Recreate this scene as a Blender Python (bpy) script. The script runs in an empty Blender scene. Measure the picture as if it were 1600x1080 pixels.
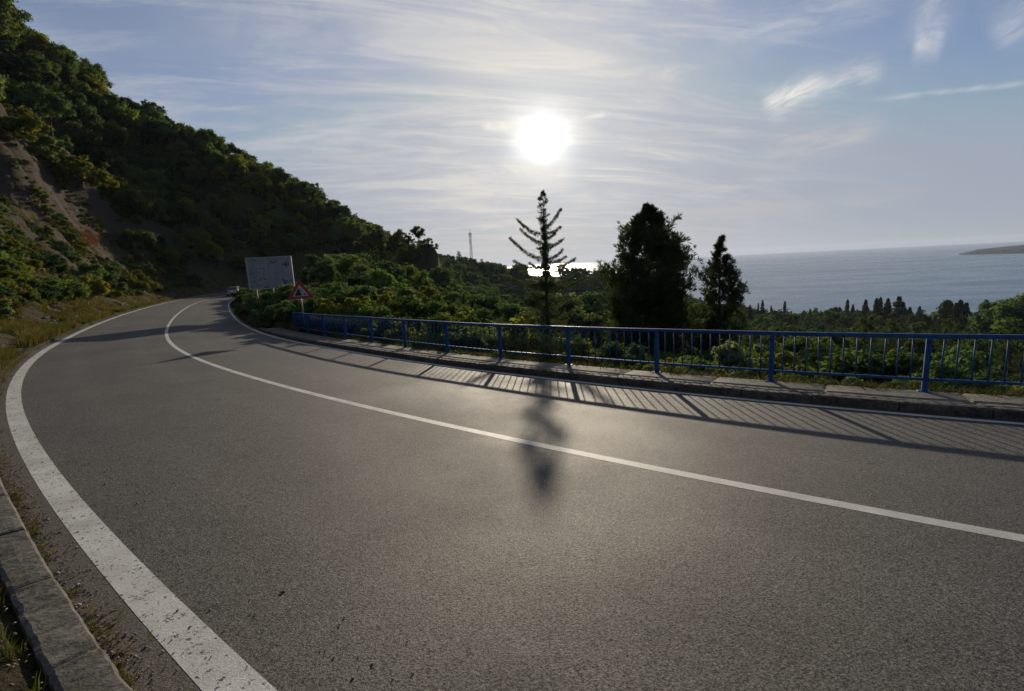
import bpy, math, random
import numpy as np
from mathutils import Matrix, Vector

# ------------------------------------------------------------------ camera, world, sun
R = math.radians
scene = bpy.context.scene
col = scene.collection
F_PX, PITCH, ROLL = 743.18, R(9.684), R(-2.899)
_c, _s = math.cos(ROLL), math.sin(ROLL)
FWD = np.array([0, math.cos(PITCH), -math.sin(PITCH)])
UP = np.array([0, math.sin(PITCH), math.cos(PITCH)])
RT = np.array([1.0, 0, 0])
XA = RT * _c + UP * _s
YA = -RT * _s + UP * _c
cam_d = bpy.data.cameras.new('camera')
cam = bpy.data.objects.new('camera', cam_d)
col.objects.link(cam)
cam_d.sensor_width = 36
cam_d.lens = 36 * F_PX / 1600
cam_d.clip_start = 0.05
cam_d.clip_end = 90000
cam.matrix_world = Matrix(((XA[0], YA[0], -FWD[0], 0), (XA[1], YA[1], -FWD[1], 0), (XA[2], YA[2], -FWD[2], 0), (0, 0, 0, 1)))
scene.camera = cam

SUN_AZ, SUN_EL = R(4.7), R(13.5)
SUNV = np.array([math.cos(SUN_EL) * math.sin(SUN_AZ), math.cos(SUN_EL) * math.cos(SUN_AZ), math.sin(SUN_EL)])
sun_d = bpy.data.lights.new('sun', 'SUN')
sun = bpy.data.objects.new('sun', sun_d)
col.objects.link(sun)
sun_d.energy = 4.2
sun_d.angle = R(0.6)
sun_d.color = (1.0, 0.86, 0.66)
sun.rotation_euler = Vector(SUNV).to_track_quat('Z', 'Y').to_euler()

scene.view_settings.view_transform = 'Standard'
scene.view_settings.look = 'None'
scene.view_settings.gamma = 1
scene.view_settings.exposure = 0.12
scene.cycles.max_bounces = 5
scene.cycles.diffuse_bounces = 2
scene.cycles.glossy_bounces = 2
scene.cycles.transmission_bounces = 3
scene.cycles.transparent_max_bounces = 4
scene.cycles.volume_bounces = 0
scene.cycles.use_denoising = True
scene.cycles.sample_clamp_indirect = 4


def ray(px, py):
    x = (px - 800) / F_PX
    y = (540 - py) / F_PX
    d = x * XA + y * YA + FWD
    return d / np.linalg.norm(d)


def azel(px, py):
    d = ray(px, py)
    return math.atan2(d[0], d[1]), math.asin(d[2])


# ---- tiny node helper
class NT:
    def __init__(s, tree):
        s.t = tree
        s.n = tree.nodes
        s.l = tree.links

    def new(s, typ, **kw):
        n = s.n.new(typ)
        for k, v in kw.items():
            setattr(n, k, v)
        return n

    def put(s, sock, v):
        if isinstance(v, bpy.types.NodeSocket):
            s.l.new(v, sock)
        elif v is not None:
            if hasattr(sock.default_value, '__len__') and not hasattr(v, '__len__'):
                sock.default_value = (v, v, v) if len(sock.default_value) == 3 else (v, v, v, 1)
            elif hasattr(sock.default_value, '__len__') and len(sock.default_value) == 4 and len(v) == 3:
                sock.default_value = (*v, 1)
            else:
                sock.default_value = v

    def m(s, op, a, b=None, c=None, clamp=False):
        n = s.new('ShaderNodeMath', operation=op, use_clamp=clamp)
        for i, v in enumerate((a, b, c)):
            if v is not None:
                s.put(n.inputs[i], v)
        return n.outputs[0]

    def vm(s, op, a, b=None, scale=None):
        n = s.new('ShaderNodeVectorMath', operation=op)
        s.put(n.inputs[0], a)
        if b is not None:
            s.put(n.inputs[1], b)
        if scale is not None:
            s.put(n.inputs['Scale'], scale)
        return n.outputs['Value'] if op in ('DOT_PRODUCT', 'LENGTH', 'DISTANCE') else n.outputs[0]

    def mix(s, f, a, b, typ='MIX'):
        n = s.new('ShaderNodeMix', data_type='RGBA', blend_type=typ)
        s.put(n.inputs[0], f)
        s.put(n.inputs[6], a)
        s.put(n.inputs[7], b)
        return n.outputs[2]

    def noise(s, vec, scale, detail=4, rough=0.55, dist=0.0, dim='3D'):
        n = s.new('ShaderNodeTexNoise', noise_dimensions=dim)
        if vec is not None:
            s.put(n.inputs['Vector'], vec)
        n.inputs['Scale'].default_value = scale
        n.inputs['Detail'].default_value = detail
        n.inputs['Roughness'].default_value = rough
        n.inputs['Distortion'].default_value = dist
        return n.outputs['Fac'] if 'Fac' in n.outputs else n.outputs[0]

    def voro(s, vec, scale, feature='F1', out='Distance', rnd=1.0):
        n = s.new('ShaderNodeTexVoronoi', feature=feature)
        if vec is not None:
            s.put(n.inputs['Vector'], vec)
        n.inputs['Scale'].default_value = scale
        n.inputs['Randomness'].default_value = rnd
        return n.outputs[out]

    def ramp(s, v, lo, hi, a=0.0, b=1.0, smooth=True):
        n = s.new('ShaderNodeMapRange', interpolation_type='SMOOTHSTEP' if smooth else 'LINEAR')
        s.put(n.inputs[0], v)
        s.put(n.inputs[1], lo)
        s.put(n.inputs[2], hi)
        s.put(n.inputs[3], a)
        s.put(n.inputs[4], b)
        return n.outputs[0]

    def scale_vec(s, v, sc):
        return s.vm('MULTIPLY', v, sc)

    def attr(s, name):
        n = s.new('ShaderNodeAttribute', attribute_name=name)
        return n.outputs['Fac']

    def objrand(s):
        return s.new('ShaderNodeObjectInfo').outputs['Random']

    def geo_pos(s):
        return s.new('ShaderNodeNewGeometry').outputs['Position']

    def bump(s, h, strength=0.3, dist=0.01, normal=None):
        n = s.new('ShaderNodeBump')
        n.inputs['Strength'].default_value = strength
        n.inputs['Distance'].default_value = dist
        s.put(n.inputs['Height'], h)
        if normal is not None:
            s.put(n.inputs['Normal'], normal)
        return n.outputs[0]


# ---- the sky: physical sky + a thin cirrus veil lit by the sun + a few cirrus wisps
world = bpy.data.worlds.new('World')
scene.world = world
world.use_nodes = True
w = NT(world.node_tree)
w.n.clear()
wout = w.new('ShaderNodeOutputWorld')
tc = w.new('ShaderNodeTexCoord').outputs['Generated']
N = w.vm('NORMALIZE', tc)
sky = w.new('ShaderNodeTexSky', sky_type='NISHITA')
sky.sun_disc = False
sky.sun_elevation = SUN_EL
sky.sun_rotation = SUN_AZ
sky.altitude = 90
sky.air_density = 1.0
sky.dust_density = 0.15
sky.ozone_density = 1.2
base = w.vm('SCALE', sky.outputs[0], scale=0.064)
base = w.mix(1.0, base, (1.0, 1.0, 1.2), 'MULTIPLY')
base = w.mix(1.0, base, (0.285, 0.33, 0.42), 'DARKEN')
sep = w.new('ShaderNodeSeparateXYZ')
w.put(sep.inputs[0], N)
nx, ny, nz = sep.outputs
cosg = w.vm('DOT_PRODUCT', N, tuple(SUNV))
gam = w.m('MULTIPLY', w.m('ARCCOSINE', w.m('MINIMUM', cosg, 1.0)), 57.2958)   # degrees from the sun
# cloud-layer coordinates: a flat layer high above, so streaks flatten towards the horizon
zc = w.m('MAXIMUM', w.m('ADD', nz, 0.13), 0.05)
comb = w.new('ShaderNodeCombineXYZ')
w.put(comb.inputs[0], w.m('DIVIDE', nx, zc))
w.put(comb.inputs[1], w.m('DIVIDE', ny, zc))
comb.inputs[2].default_value = 0
lay = comb.outputs[0]
rot = w.new('ShaderNodeVectorRotate', rotation_type='Z_AXIS')
w.put(rot.inputs['Vector'], lay)
rot.inputs['Angle'].default_value = R(-14)
layr = rot.outputs[0]
warp = w.noise(lay, 0.5, 3, 0.5)
st1 = w.noise(w.vm('MULTIPLY', layr, (0.42, 1.0, 1)), 1.25, 9, 0.6, 1.6)
st2 = w.noise(w.vm('MULTIPLY', layr, (0.55, 2.4, 1)), 1.9, 10, 0.66, 1.0)
patch = w.noise(lay, 0.55, 3, 0.5, 0.8)
veil = w.m('MULTIPLY', w.ramp(st1, 0.36, 0.72), w.ramp(patch, 0.3, 0.62))
veil = w.m('ADD', w.m('MULTIPLY', veil, 0.80), w.m('MULTIPLY', w.ramp(st2, 0.44, 0.70), 0.55))
veil = w.m('ADD', veil, 0.17)
# the veil thins out to the right (bearing of the open sea)
side = w.ramp(w.m('DIVIDE', nx, w.m('MAXIMUM', ny, 0.05)), 0.25, 0.95, 1.0, 0.10)
veil = w.m('MULTIPLY', veil, side)
near = w.m('POWER', 2.718, w.m('MULTIPLY', gam, -1 / 20.0))
glow1 = w.m('POWER', 2.718, w.m('MULTIPLY', gam, -1 / 6.5))
gamw = w.m('MULTIPLY', gam, w.m('ADD', 0.72, w.m('MULTIPLY', w.noise(w.vm('SCALE', N, scale=14.0), 1.0, 3, .6), 0.60)))
glow2 = w.m('POWER', 2.718, w.m('MULTIPLY', w.m('MULTIPLY', gamw, gamw), -1 / 8.0))
disc = w.ramp(gamw, 0.6, 2.7, 1.0, 0.0)
vcol = w.mix(w.m('MINIMUM', w.m('MULTIPLY', near, 1.6), 1.0), (0.32, 0.36, 0.46), (0.58, 0.56, 0.53))
skyc = w.mix(w.m('MINIMUM', veil, 0.9), base, vcol)
# circumsolar light scattered by the thin cloud
tex = w.m('ADD', 0.75, w.m('MULTIPLY', st2, 0.5))
skyc = w.vm('ADD', skyc, w.vm('SCALE', (0.30, 0.275, 0.225), scale=w.m('MULTIPLY', near, w.m('MULTIPLY', tex, 0.50))))
skyc = w.vm('ADD', skyc, w.vm('SCALE', (0.75, 0.70, 0.60), scale=w.m('MULTIPLY', glow1, 0.30)))
skyc = w.vm('ADD', skyc, w.vm('SCALE', (1.0, 0.97, 0.88), scale=w.m('MULTIPLY', glow2, 0.75)))
skyc = w.vm('ADD', skyc, w.vm('SCALE', (1.0, 0.98, 0.92), scale=w.m('MULTIPLY', w.m('MULTIPLY', disc, disc), 2.6)))


def wisp(skyc, p0, p1, width, amp, colr, seed, power=1.0, ns=15, stretch=5.0, taper=0.0):
    """a cirrus wisp lying between two directions of the sky"""
    a, b = ray(*p0), ray(*p1)
    c = a + b
    c /= np.linalg.norm(c)
    u = b - a
    L = np.linalg.norm(u) / 2
    u /= np.linalg.norm(u)
    v = np.cross(c, u)
    v /= np.linalg.norm(v)
    du = w.vm('DOT_PRODUCT', N, tuple(u))
    dv = w.vm('DOT_PRODUCT', N, tuple(v))
    dc = w.vm('DOT_PRODUCT', N, tuple(c))
    cb = w.new('ShaderNodeCombineXYZ')
    w.put(cb.inputs[0], w.m('MULTIPLY', du, 1.0))
    w.put(cb.inputs[1], w.m('MULTIPLY', dv, stretch))
    cb.inputs[2].default_value = seed
    nz_ = w.noise(cb.outputs[0], ns, 6, 0.62, 0.8)
    wob = w.m('MULTIPLY', w.m('SUBTRACT', w.noise(cb.outputs[0], ns * 0.35, 2, 0.5), 0.5), width * 2.4)
    t = w.m('DIVIDE', du, L)
    wd = width
    if taper:
        wd = w.m('MULTIPLY', width, w.m('ADD', 1.0, w.m('MULTIPLY', t, taper)))
    q = w.m('DIVIDE', w.m('ADD', dv, wob), wd)
    m1 = w.m('POWER', 2.718, w.m('MULTIPLY', w.m('MULTIPLY', q, q), -1.0))
    m2 = w.ramp(w.m('ABSOLUTE', t), 0.45, 1.1, 1.0, 0.0)
    m3 = w.ramp(nz_, 0.22, 0.74)
    mk = w.m('MULTIPLY', w.m('MULTIPLY', m1, m2), w.m('MULTIPLY', m3, w.ramp(dc, 0.3, 0.5)))
    mk = w.m('MULTIPLY', mk, amp, clamp=True)
    return w.mix(mk, skyc, colr)


WC = (0.66, 0.66, 0.66)
skyc = wisp(skyc, (1190, 172), (1300, 118), 0.016, 1.5, (0.78, 0.76, 0.72), 1.3, stretch=5, taper=-0.3)
skyc = wisp(skyc, (1230, 150), (1385, 104), 0.017, 0.95, WC, 2.7, stretch=4)
skyc = wisp(skyc, (1180, 250), (1390, 190), 0.022, 0.62, (0.56, 0.54, 0.52), 4.1, stretch=4)
skyc = wisp(skyc, (1425, 66), (1480, 56), 0.020, 0.85, WC, 5.2, stretch=2)
skyc = wisp(skyc, (1440, 80), (1490, -30), 0.022, 0.45, WC, 6.9, stretch=2)
skyc = wisp(skyc, (1360, 155), (1650, 124), 0.0036, 0.6, WC, 7.3, ns=12, stretch=2)
skyc = wisp(skyc, (1100, 60), (1420, 0), 0.022, 0.35, WC, 8.8, stretch=4)
skyc = wisp(skyc, (1540, 60), (1660, -10), 0.035, 0.4, WC, 9.8, stretch=3)
skyc = wisp(skyc, (750, 195), (815, 200), 0.007, 1.1, (0.9, 0.86, 0.78), 10.3, stretch=3)
skyc = wisp(skyc, (885, 188), (955, 180), 0.005, 1.1, (0.9, 0.86, 0.78), 11.3, stretch=3)
skyc = wisp(skyc, (770, 262), (905, 276), 0.011, 0.9, (0.88, 0.83, 0.74), 12.3, stretch=3)
skyc = wisp(skyc, (380, 232), (590, 196), 0.010, 0.7, (0.55, 0.55, 0.56), 13.7, stretch=4)
skyc = wisp(skyc, (500, 222), (680, 205), 0.005, 0.7, (0.58, 0.58, 0.58), 14.7, stretch=4)
skyc = wisp(skyc, (360, 175), (760, 105), 0.010, 0.4, (0.5, 0.5, 0.53), 15.7, stretch=4)
skyc = wisp(skyc, (560, 20), (820, 98), 0.018, 0.5, (0.58, 0.58, 0.58), 16.7, stretch=4)
skyc = wisp(skyc, (330, 60), (640, -20), 0.09, 0.5, (0.52, 0.52, 0.55), 17.7, ns=9, stretch=2)
skyc = wisp(skyc, (1000, 345), (1480, 300), 0.012, 0.5, (0.50, 0.47, 0.45), 18.1, stretch=6)
skyc = wisp(skyc, (940, 405), (800, 412), 0.003, 1.0, (0.9, 0.82, 0.68), 19.4, ns=10, stretch=4)
# warm grey band of air low over the horizon
low = w.m('POWER', 2.718, w.m('MULTIPLY', w.m('MAXIMUM', nz, 0.0), -1 / 0.07))
skyc = w.mix(w.m('MULTIPLY', low, 0.75), skyc, w.mix(w.m('MINIMUM', w.m('MULTIPLY', near, 2.2), 1.0), (0.31, 0.36, 0.43), (0.54, 0.51, 0.47)))
bg = w.new('ShaderNodeBackground')
w.put(bg.inputs[0], skyc)
bg.inputs[1].default_value = 1.0
w.l.new(bg.outputs[0], wout.inputs[0])
world.cycles.sampling_method = 'MANUAL'
world.cycles.sample_map_resolution = 1024


# ------------------------------------------------------------------ helpers
def tag(o, label=None, cat=None, group=None, kind=None):
    if label:
        o['label'] = label
    if cat:
        o['category'] = cat
    if group:
        o['group'] = group
    if kind:
        o['kind'] = kind
    return o


def empty(name, loc=(0, 0, 0), rz=0.0):
    o = bpy.data.objects.new(name, None)
    col.objects.link(o)
    o.location = loc
    o.rotation_euler = (0, 0, rz)
    o.empty_display_size = 0.2
    return o


def make_mesh(name, V, F, mats, attrs=None, smooth=False, mat_idx=None, fattrs=None):
    V = np.asarray(V, dtype=np.float32).reshape(-1, 3)
    me = bpy.data.meshes.new(name)
    if isinstance(F, np.ndarray):
        k = F.shape[1]
        nf = F.shape[0]
        me.vertices.add(len(V))
        me.vertices.foreach_set('co', V.ravel())
        me.loops.add(nf * k)
        me.loops.foreach_set('vertex_index', F.astype(np.int32).ravel())
        me.polygons.add(nf)
        me.polygons.foreach_set('loop_start', np.arange(0, nf * k, k, dtype=np.int32))
        me.update(calc_edges=True)
    else:
        me.from_pydata(V.tolist(), [], F)
        nf = len(F)
        me.update()
    if not isinstance(mats, (list, tuple)):
        mats = [mats]
    for mt in mats:
        me.materials.append(mt)
    if mat_idx is not None:
        me.polygons.foreach_set('material_index', np.asarray(mat_idx, dtype=np.int32))
    if smooth:
        me.polygons.foreach_set('use_smooth', np.ones(nf, dtype=bool))
    for k_, a in (attrs or {}).items():
        at = me.attributes.new(k_, 'FLOAT', 'POINT')
        at.data.foreach_set('value', np.asarray(a, dtype=np.float32))
    return me


def link(name, me, parent=None, loc=None):
    o = bpy.data.objects.new(name, me)
    col.objects.link(o)
    if parent:
        o.parent = parent
    if loc is not None:
        o.location = loc
    return o


class MB:
    """collects boxes, tubes and prisms into one mesh"""
    def __init__(s):
        s.V = []
        s.F = []

    def add(s, V, F):
        b = len(s.V)
        s.V += [tuple(float(c) for c in v) for v in V]
        s.F += [tuple(i + b for i in f) for f in F]

    def box(s, c, size, M=None, bev=0.0):
        hx, hy, hz = [v / 2 for v in size]
        if bev > 0:
            b = min(bev, hx * .9, hy * .9, hz * .9)
            V = []
            for sz in (-1, 1):
                for (ix, iy, iz) in ((hx - b, hy - b, hz), (hx, hy - b, hz - b), (hx - b, hy, hz - b)):
                    pass
            pts = []
            for x in (-1, 1):
                for y in (-1, 1):
                    for z in (-1, 1):
                        pts += [(x * hx, y * (hy - b), z * (hz - b)), (x * (hx - b), y * hy, z * (hz - b)), (x * (hx - b), y * (hy - b), z * hz)]
            import bmesh
            bm = bmesh.new()
            for p in pts:
                bm.verts.new(p)
            bmesh.ops.convex_hull(bm, input=bm.verts)
            bmesh.ops.dissolve_limit(bm, angle_limit=0.01, verts=bm.verts, edges=bm.edges)
            bm.verts.index_update()
            V = [v.co[:] for v in bm.verts]
            F = [tuple(v.index for v in f.verts) for f in bm.faces]
            bm.free()
        else:
            V = [(x, y, z) for x in (-hx, hx) for y in (-hy, hy) for z in (-hz, hz)]
            F = [(0, 1, 3, 2), (4, 6, 7, 5), (0, 4, 5, 1), (2, 3, 7, 6), (0, 2, 6, 4), (1, 5, 7, 3)]
        c = Vector(c)
        V = [(M @ Vector(v) if M else Vector(v)) + c for v in V]
        s.add(V, F)

    def tube(s, pts, rad, n=8, cap=True):
        pts = [Vector(p) for p in pts]
        if not hasattr(rad, '__len__'):
            rad = [rad] * len(pts)
        V = []
        F = []
        prev = None
        for i, p in enumerate(pts):
            d = (pts[min(i + 1, len(pts) - 1)] - pts[max(i - 1, 0)]).normalized()
            a = Vector((0, 0, 1)) if abs(d.z) < .9 else Vector((1, 0, 0))
            if prev is not None:
                a = prev
            u = (a - d * a.dot(d)).normalized()
            prev = u
            v = d.cross(u)
            for k in range(n):
                t = 2 * math.pi * k / n
                V.append(p + (u * math.cos(t) + v * math.sin(t)) * rad[i])
        for i in range(len(pts) - 1):
            for k in range(n):
                a, b = i * n + k, i * n + (k + 1) % n
                F.append((a, b, b + n, a + n))
        if cap:
            F.append(tuple(reversed(range(n))))
            F.append(tuple(range((len(pts) - 1) * n, len(pts) * n)))
        s.add(V, F)

    def prism(s, poly, y0, y1, M=None, c=(0, 0, 0)):
        n = len(poly)
        V = [(x, y0, z) for x, z in poly] + [(x, y1, z) for x, z in poly]
        F = [tuple(range(n)), tuple(reversed(range(n, 2 * n)))]
        for i in range(n):
            j = (i + 1) % n
            F.append((i, i + n, j + n, j))
        c = Vector(c)
        V = [(M @ Vector(v) if M else Vector(v)) + c for v in V]
        s.add(V, F)

    def build(s, name, mat, parent=None, smooth=False):
        return link(name, make_mesh(name, s.V, s.F, mat, smooth=smooth), parent)


def hash3(ix, iy, iz, seed):
    h = (ix.astype(np.int64) * 374761393 + iy.astype(np.int64) * 668265263 + iz.astype(np.int64) * 2147483647 + seed * 974634777) & 0xffffffff
    h = ((h ^ (h >> 13)) * 1274126177) & 0xffffffff
    h = (h ^ (h >> 16)) & 0xffffffff
    return h.astype(np.float64) / 0xffffffff


def vnoise(x, y, z=None, seed=0):
    x = np.asarray(x, float)
    y = np.asarray(y, float)
    z = np.zeros_like(x) if z is None else np.asarray(z, float)
    ix, iy, iz = np.floor(x), np.floor(y), np.floor(z)
    fx, fy, fz = x - ix, y - iy, z - iz
    fx, fy, fz = [f * f * (3 - 2 * f) for f in (fx, fy, fz)]
    r = 0
    for a in (0, 1):
        for b in (0, 1):
            for c in (0, 1):
                wgt = (fx if a else 1 - fx) * (fy if b else 1 - fy) * (fz if c else 1 - fz)
                r = r + wgt * hash3(ix + a, iy + b, iz + c, seed)
    return r * 2 - 1


def fbm(x, y, oct=4, seed=0, gain=0.5, z=None):
    a, t, r = 1.0, 0.0, 0
    for k in range(oct):
        r = r + a * vnoise(x * 2 ** k + 17.3 * k, y * 2 ** k - 9.1 * k, None if z is None else z * 2 ** k, seed + k)
        t += a
        a *= gain
    return r / t


def smooth(a, b, x):
    t = np.clip((x - a) / (b - a), 0, 1)
    return t * t * (3 - 2 * t)


# ------------------------------------------------------------------ the road's line
ROAD = np.array([[28.142, -6.716, -1.93, 2.987, 0.055], [25.189, -6.184, -1.93, 2.939, 0.055], [22.266, -5.511, -1.93, 2.891, 0.055], [19.379, -4.699, -1.93, 2.843, 0.055], [16.533, -3.749, -1.93, 2.795, 0.055], [13.737, -2.663, -1.93, 2.747, 0.055], [10.996, -1.445, -1.93, 2.699, 0.055], [8.316, -0.096, -1.93, 2.651, 0.055], [5.704, 1.379, -1.93, 2.603, 0.055], [3.17, 2.984, -1.968, 2.552, 0.06], [0.717, 4.71, -2.0, 2.506, 0.064], [-1.659, 6.542, -2.031, 2.463, 0.066], [-3.953, 8.474, -2.068, 2.421, 0.067], [-6.164, 10.502, -2.113, 2.378, 0.062], [-8.287, 12.622, -2.17, 2.336, 0.056], [-10.319, 14.829, -2.232, 2.295, 0.056], [-12.262, 17.114, -2.292, 2.257, 0.056], [-14.123, 19.467, -2.345, 2.223, 0.055], [-15.91, 21.877, -2.386, 2.195, 0.053], [-17.635, 24.331, -2.415, 2.173, 0.054], [-19.311, 26.819, -2.433, 2.155, 0.055], [-20.949, 29.332, -2.444, 2.142, 0.055], [-22.558, 31.864, -2.455, 2.132, 0.054], [-24.145, 34.41, -2.467, 2.125, 0.054], [-25.715, 36.966, -2.484, 2.119, 0.053], [-27.273, 39.53, -2.506, 2.115, 0.052], [-28.82, 42.1, -2.533, 2.111, 0.051], [-30.357, 44.677, -2.564, 2.106, 0.05], [-31.882, 47.261, -2.596, 2.101, 0.049], [-33.391, 49.853, -2.628, 2.094, 0.048], [-34.879, 52.458, -2.657, 2.085, 0.047], [-36.338, 55.079, -2.683, 2.072, 0.045], [-37.759, 57.722, -2.702, 2.055, 0.044], [-39.129, 60.391, -2.715, 2.034, 0.043], [-40.435, 63.091, -2.718, 2.008, 0.042], [-41.663, 65.828, -2.713, 1.976, 0.04], [-42.797, 68.606, -2.696, 1.939, 0.039], [-43.819, 71.426, -2.67, 1.897, 0.038], [-44.711, 74.29, -2.633, 1.848, 0.038], [-45.455, 77.196, -2.585, 1.794, 0.038], [-46.031, 80.14, -2.527, 1.733, 0.038]])
_s3 = np.arange(len(ROAD)) * 3.0 - 24
_x, _y, _z, _h, _b = ROAD.T
ext = []
x_, y_, z_, h_ = _x[-1], _y[-1], _z[-1], _h[-1]
for k in range(16):
    h_ -= 0.06
    x_ += math.cos(h_) * 3
    y_ += math.sin(h_) * 3
    z_ += 0.03
    ext.append((x_, y_, z_, h_, 0.038))
ext = np.array(ext)
ROADX = np.vstack([ROAD, ext])
S3 = np.arange(len(ROADX)) * 3.0 - 24
SG = np.arange(-24, S3[-1], 0.5)


def _interp(t, c):
    # smooth (Catmull-Rom) resampling of the 3 m stations
    P = ROADX[:, c]
    u = (np.asarray(t, float) + 24) / 3
    i = np.clip(np.floor(u).astype(int), 0, len(P) - 2)
    f = u - i
    p0, p1, p2, p3 = P[np.maximum(i - 1, 0)], P[i], P[i + 1], P[np.minimum(i + 2, len(P) - 1)]
    return 0.5 * (2 * p1 + (p2 - p0) * f + (2 * p0 - 5 * p1 + 4 * p2 - p3) * f * f + (3 * p1 - p0 - 3 * p2 + p3) * f ** 3)


RX, RY, RZ, RH, RB = [_interp(SG, c) for c in range(5)]


def road_pt(s, d, dz=0.0):
    """point at arc length s, offset d (right of travel, towards the sea)"""
    s = np.asarray(s, float)
    x, y, z, h, b = [_interp(s, c) for c in range(5)]
    return np.stack([x + np.sin(h) * d, y - np.cos(h) * d, z - b * d + dz + 0 * s], -1)


def road_sd(x, y):
    x = np.asarray(x, float).ravel()
    y = np.asarray(y, float).ravel()
    S = np.empty(len(x))
    D = np.empty(len(x))
    for a in range(0, len(x), 20000):
        xs, ys = x[a:a + 20000, None], y[a:a + 20000, None]
        i = np.argmin((xs - RX) ** 2 + (ys - RY) ** 2, 1)
        dx, dy = x[a:a + 20000] - RX[i], y[a:a + 20000] - RY[i]
        al = dx * np.cos(RH[i]) + dy * np.sin(RH[i])
        of = dx * np.sin(RH[i]) - dy * np.cos(RH[i])
        dist = np.hypot(dx, dy)
        endp = (i == 0) | (i == len(RX) - 1)
        S[a:a + 20000] = SG[i] + np.clip(al, -.5, .5)
        D[a:a + 20000] = np.where(endp | (np.abs(al) > 0.6), np.sign(of) * dist, of)
    return S, D


# ------------------------------------------------------------------ terrain height
CP = []
for s0 in list(range(-24, 100, 8)) + [108, 120, 132]:
    for d0 in (-6, 6):
        CP.append(tuple(road_pt(s0, d0)))
for s0 in range(16, 120, 9):            # cut bank on the hill side
    CP.append(tuple(road_pt(s0, -14, 9.0)))
    CP.append(tuple(road_pt(s0, -24, 15.5)))
for s0 in (-20, -8, 2):
    CP.append(tuple(road_pt(s0, -14, 2.5)))
RIDGE = [(-60, -30, 118, 6), (0, 20, 118, 6), (80, 95, 128, 6), (150, 125, 135, 6), (235, 180, 145, 6), (300, 215, 155, 6), (380, 265, 172, 6), (460, 300, 188, 6), (540, 335, 208, 8),
         (600, 352, 222, 9), (648, 388, 238, 8), (700, 403, 280, 6), (760, 418, 320, 5), (800, 422, 320, 3), (840, 426, 320, 2), (880, 430, 320, 2), (930, 436, 325, 2), (1000, 444, 330, 3),
         (1060, 462, 330, 6), (1150, 482, 320, 6), (1230, 494, 330, 8), (1300, 484, 330, 6), (1360, 490, 320, 7), (1430, 492, 310, 7), (1510, 492, 300, 7), (1560, 478, 290, 6), (1600, 470, 280, 7), (1680, 440, 280, 7)]
for (px, py, r, th) in RIDGE:
    az, el = azel(px, py)
    z = r * math.tan(el) - th
    CP.append((r * math.sin(az), r * math.cos(az), z))
    if px < 660:
        CP.append((1.5 * r * math.sin(az), 1.5 * r * math.cos(az), z * 1.18 if px < 500 else z - 12))
        if px < 590:
            CP.append((.72 * r * math.sin(az), .72 * r * math.cos(az), z * .70 - 1.0))
        if px < 500:
            CP.append((3.2 * r * math.sin(az), 3.2 * r * math.cos(az), z * .6))
    else:
        CP.append((1.5 * r * math.sin(az), 1.5 * r * math.cos(az), z - 32))


def pol(az, r, z):
    CP.append((r * math.sin(R(az)), r * math.cos(R(az)), z))


for az, pts in {-70: ((60, 24), (110, 46), (200, 70)), -14: ((60, -5), (100, -7), (150, -5)), -9: ((35, -6), (60, -9), (100, -12), (150, -9)),
                -3: ((35, -7.5), (60, -11), (100, -16), (160, -20), (230, -16)), 4: ((28, -6.8), (45, -10), (80, -15.5), (140, -24), (230, -28)), 12: ((25, -6.5), (45, -10.5), (80, -17), (140, -26), (230, -34)),
                22: ((20, -6), (45, -11), (80, -18), (140, -28), (230, -38)), 34: ((16, -5), (30, -8.5), (60, -15), (110, -24), (200, -37)), 46: ((16, -5), (30, -9), (60, -15), (110, -24), (200, -34)),
                62: ((30, -8), (80, -18), (200, -32)), 90: ((40, -6), (100, -14)), 180: ((30, 8), (100, 30), (300, 80)), 140: ((40, 4), (120, 12)), -120: ((30, 10), (100, 40), (300, 90)), 220: ((30, 10), (100, 40))}.items():
    for r, z in pts:
        pol(az, r, z)
for az in range(-10, 75, 10):
    pol(az, 700, -100)
    pol(az, 1000, -125)
    pol(az, 1500, -150)
for az in (-50, -35, -22):
    pol(az, 1200, 10)
    pol(az, 2500, -150)
for az in (100, 140, 180, 220, 260):
    pol(az, 1200, 150)
CP = np.array(CP)
_sc = 6.0


def _phi(r2):
    return -np.sqrt(r2 + _sc * _sc)


_A = _phi((CP[:, None, 0] - CP[None, :, 0]) ** 2 + (CP[:, None, 1] - CP[None, :, 1]) ** 2)
_n = len(CP)
_P = np.c_[np.ones(_n), CP[:, 0] / 100, CP[:, 1] / 100]
_M = np.block([[_A + np.eye(_n) * 0.3, _P], [_P.T, np.zeros((3, 3))]])
_W = np.linalg.solve(_M, np.r_[CP[:, 2], 0, 0, 0])


def rbf(x, y):
    out = np.empty(len(x))
    for a in range(0, len(x), 20000):
        xs, ys = x[a:a + 20000], y[a:a + 20000]
        out[a:a + 20000] = _phi((xs[:, None] - CP[:, 0]) ** 2 + (ys[:, None] - CP[:, 1]) ** 2) @ _W[:_n] + _W[_n] + _W[_n + 1] * xs / 100 + _W[_n + 2] * ys / 100
    return out


KERB_L, KERB_R, WALK_R = -3.81, 3.66, 4.72


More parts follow.
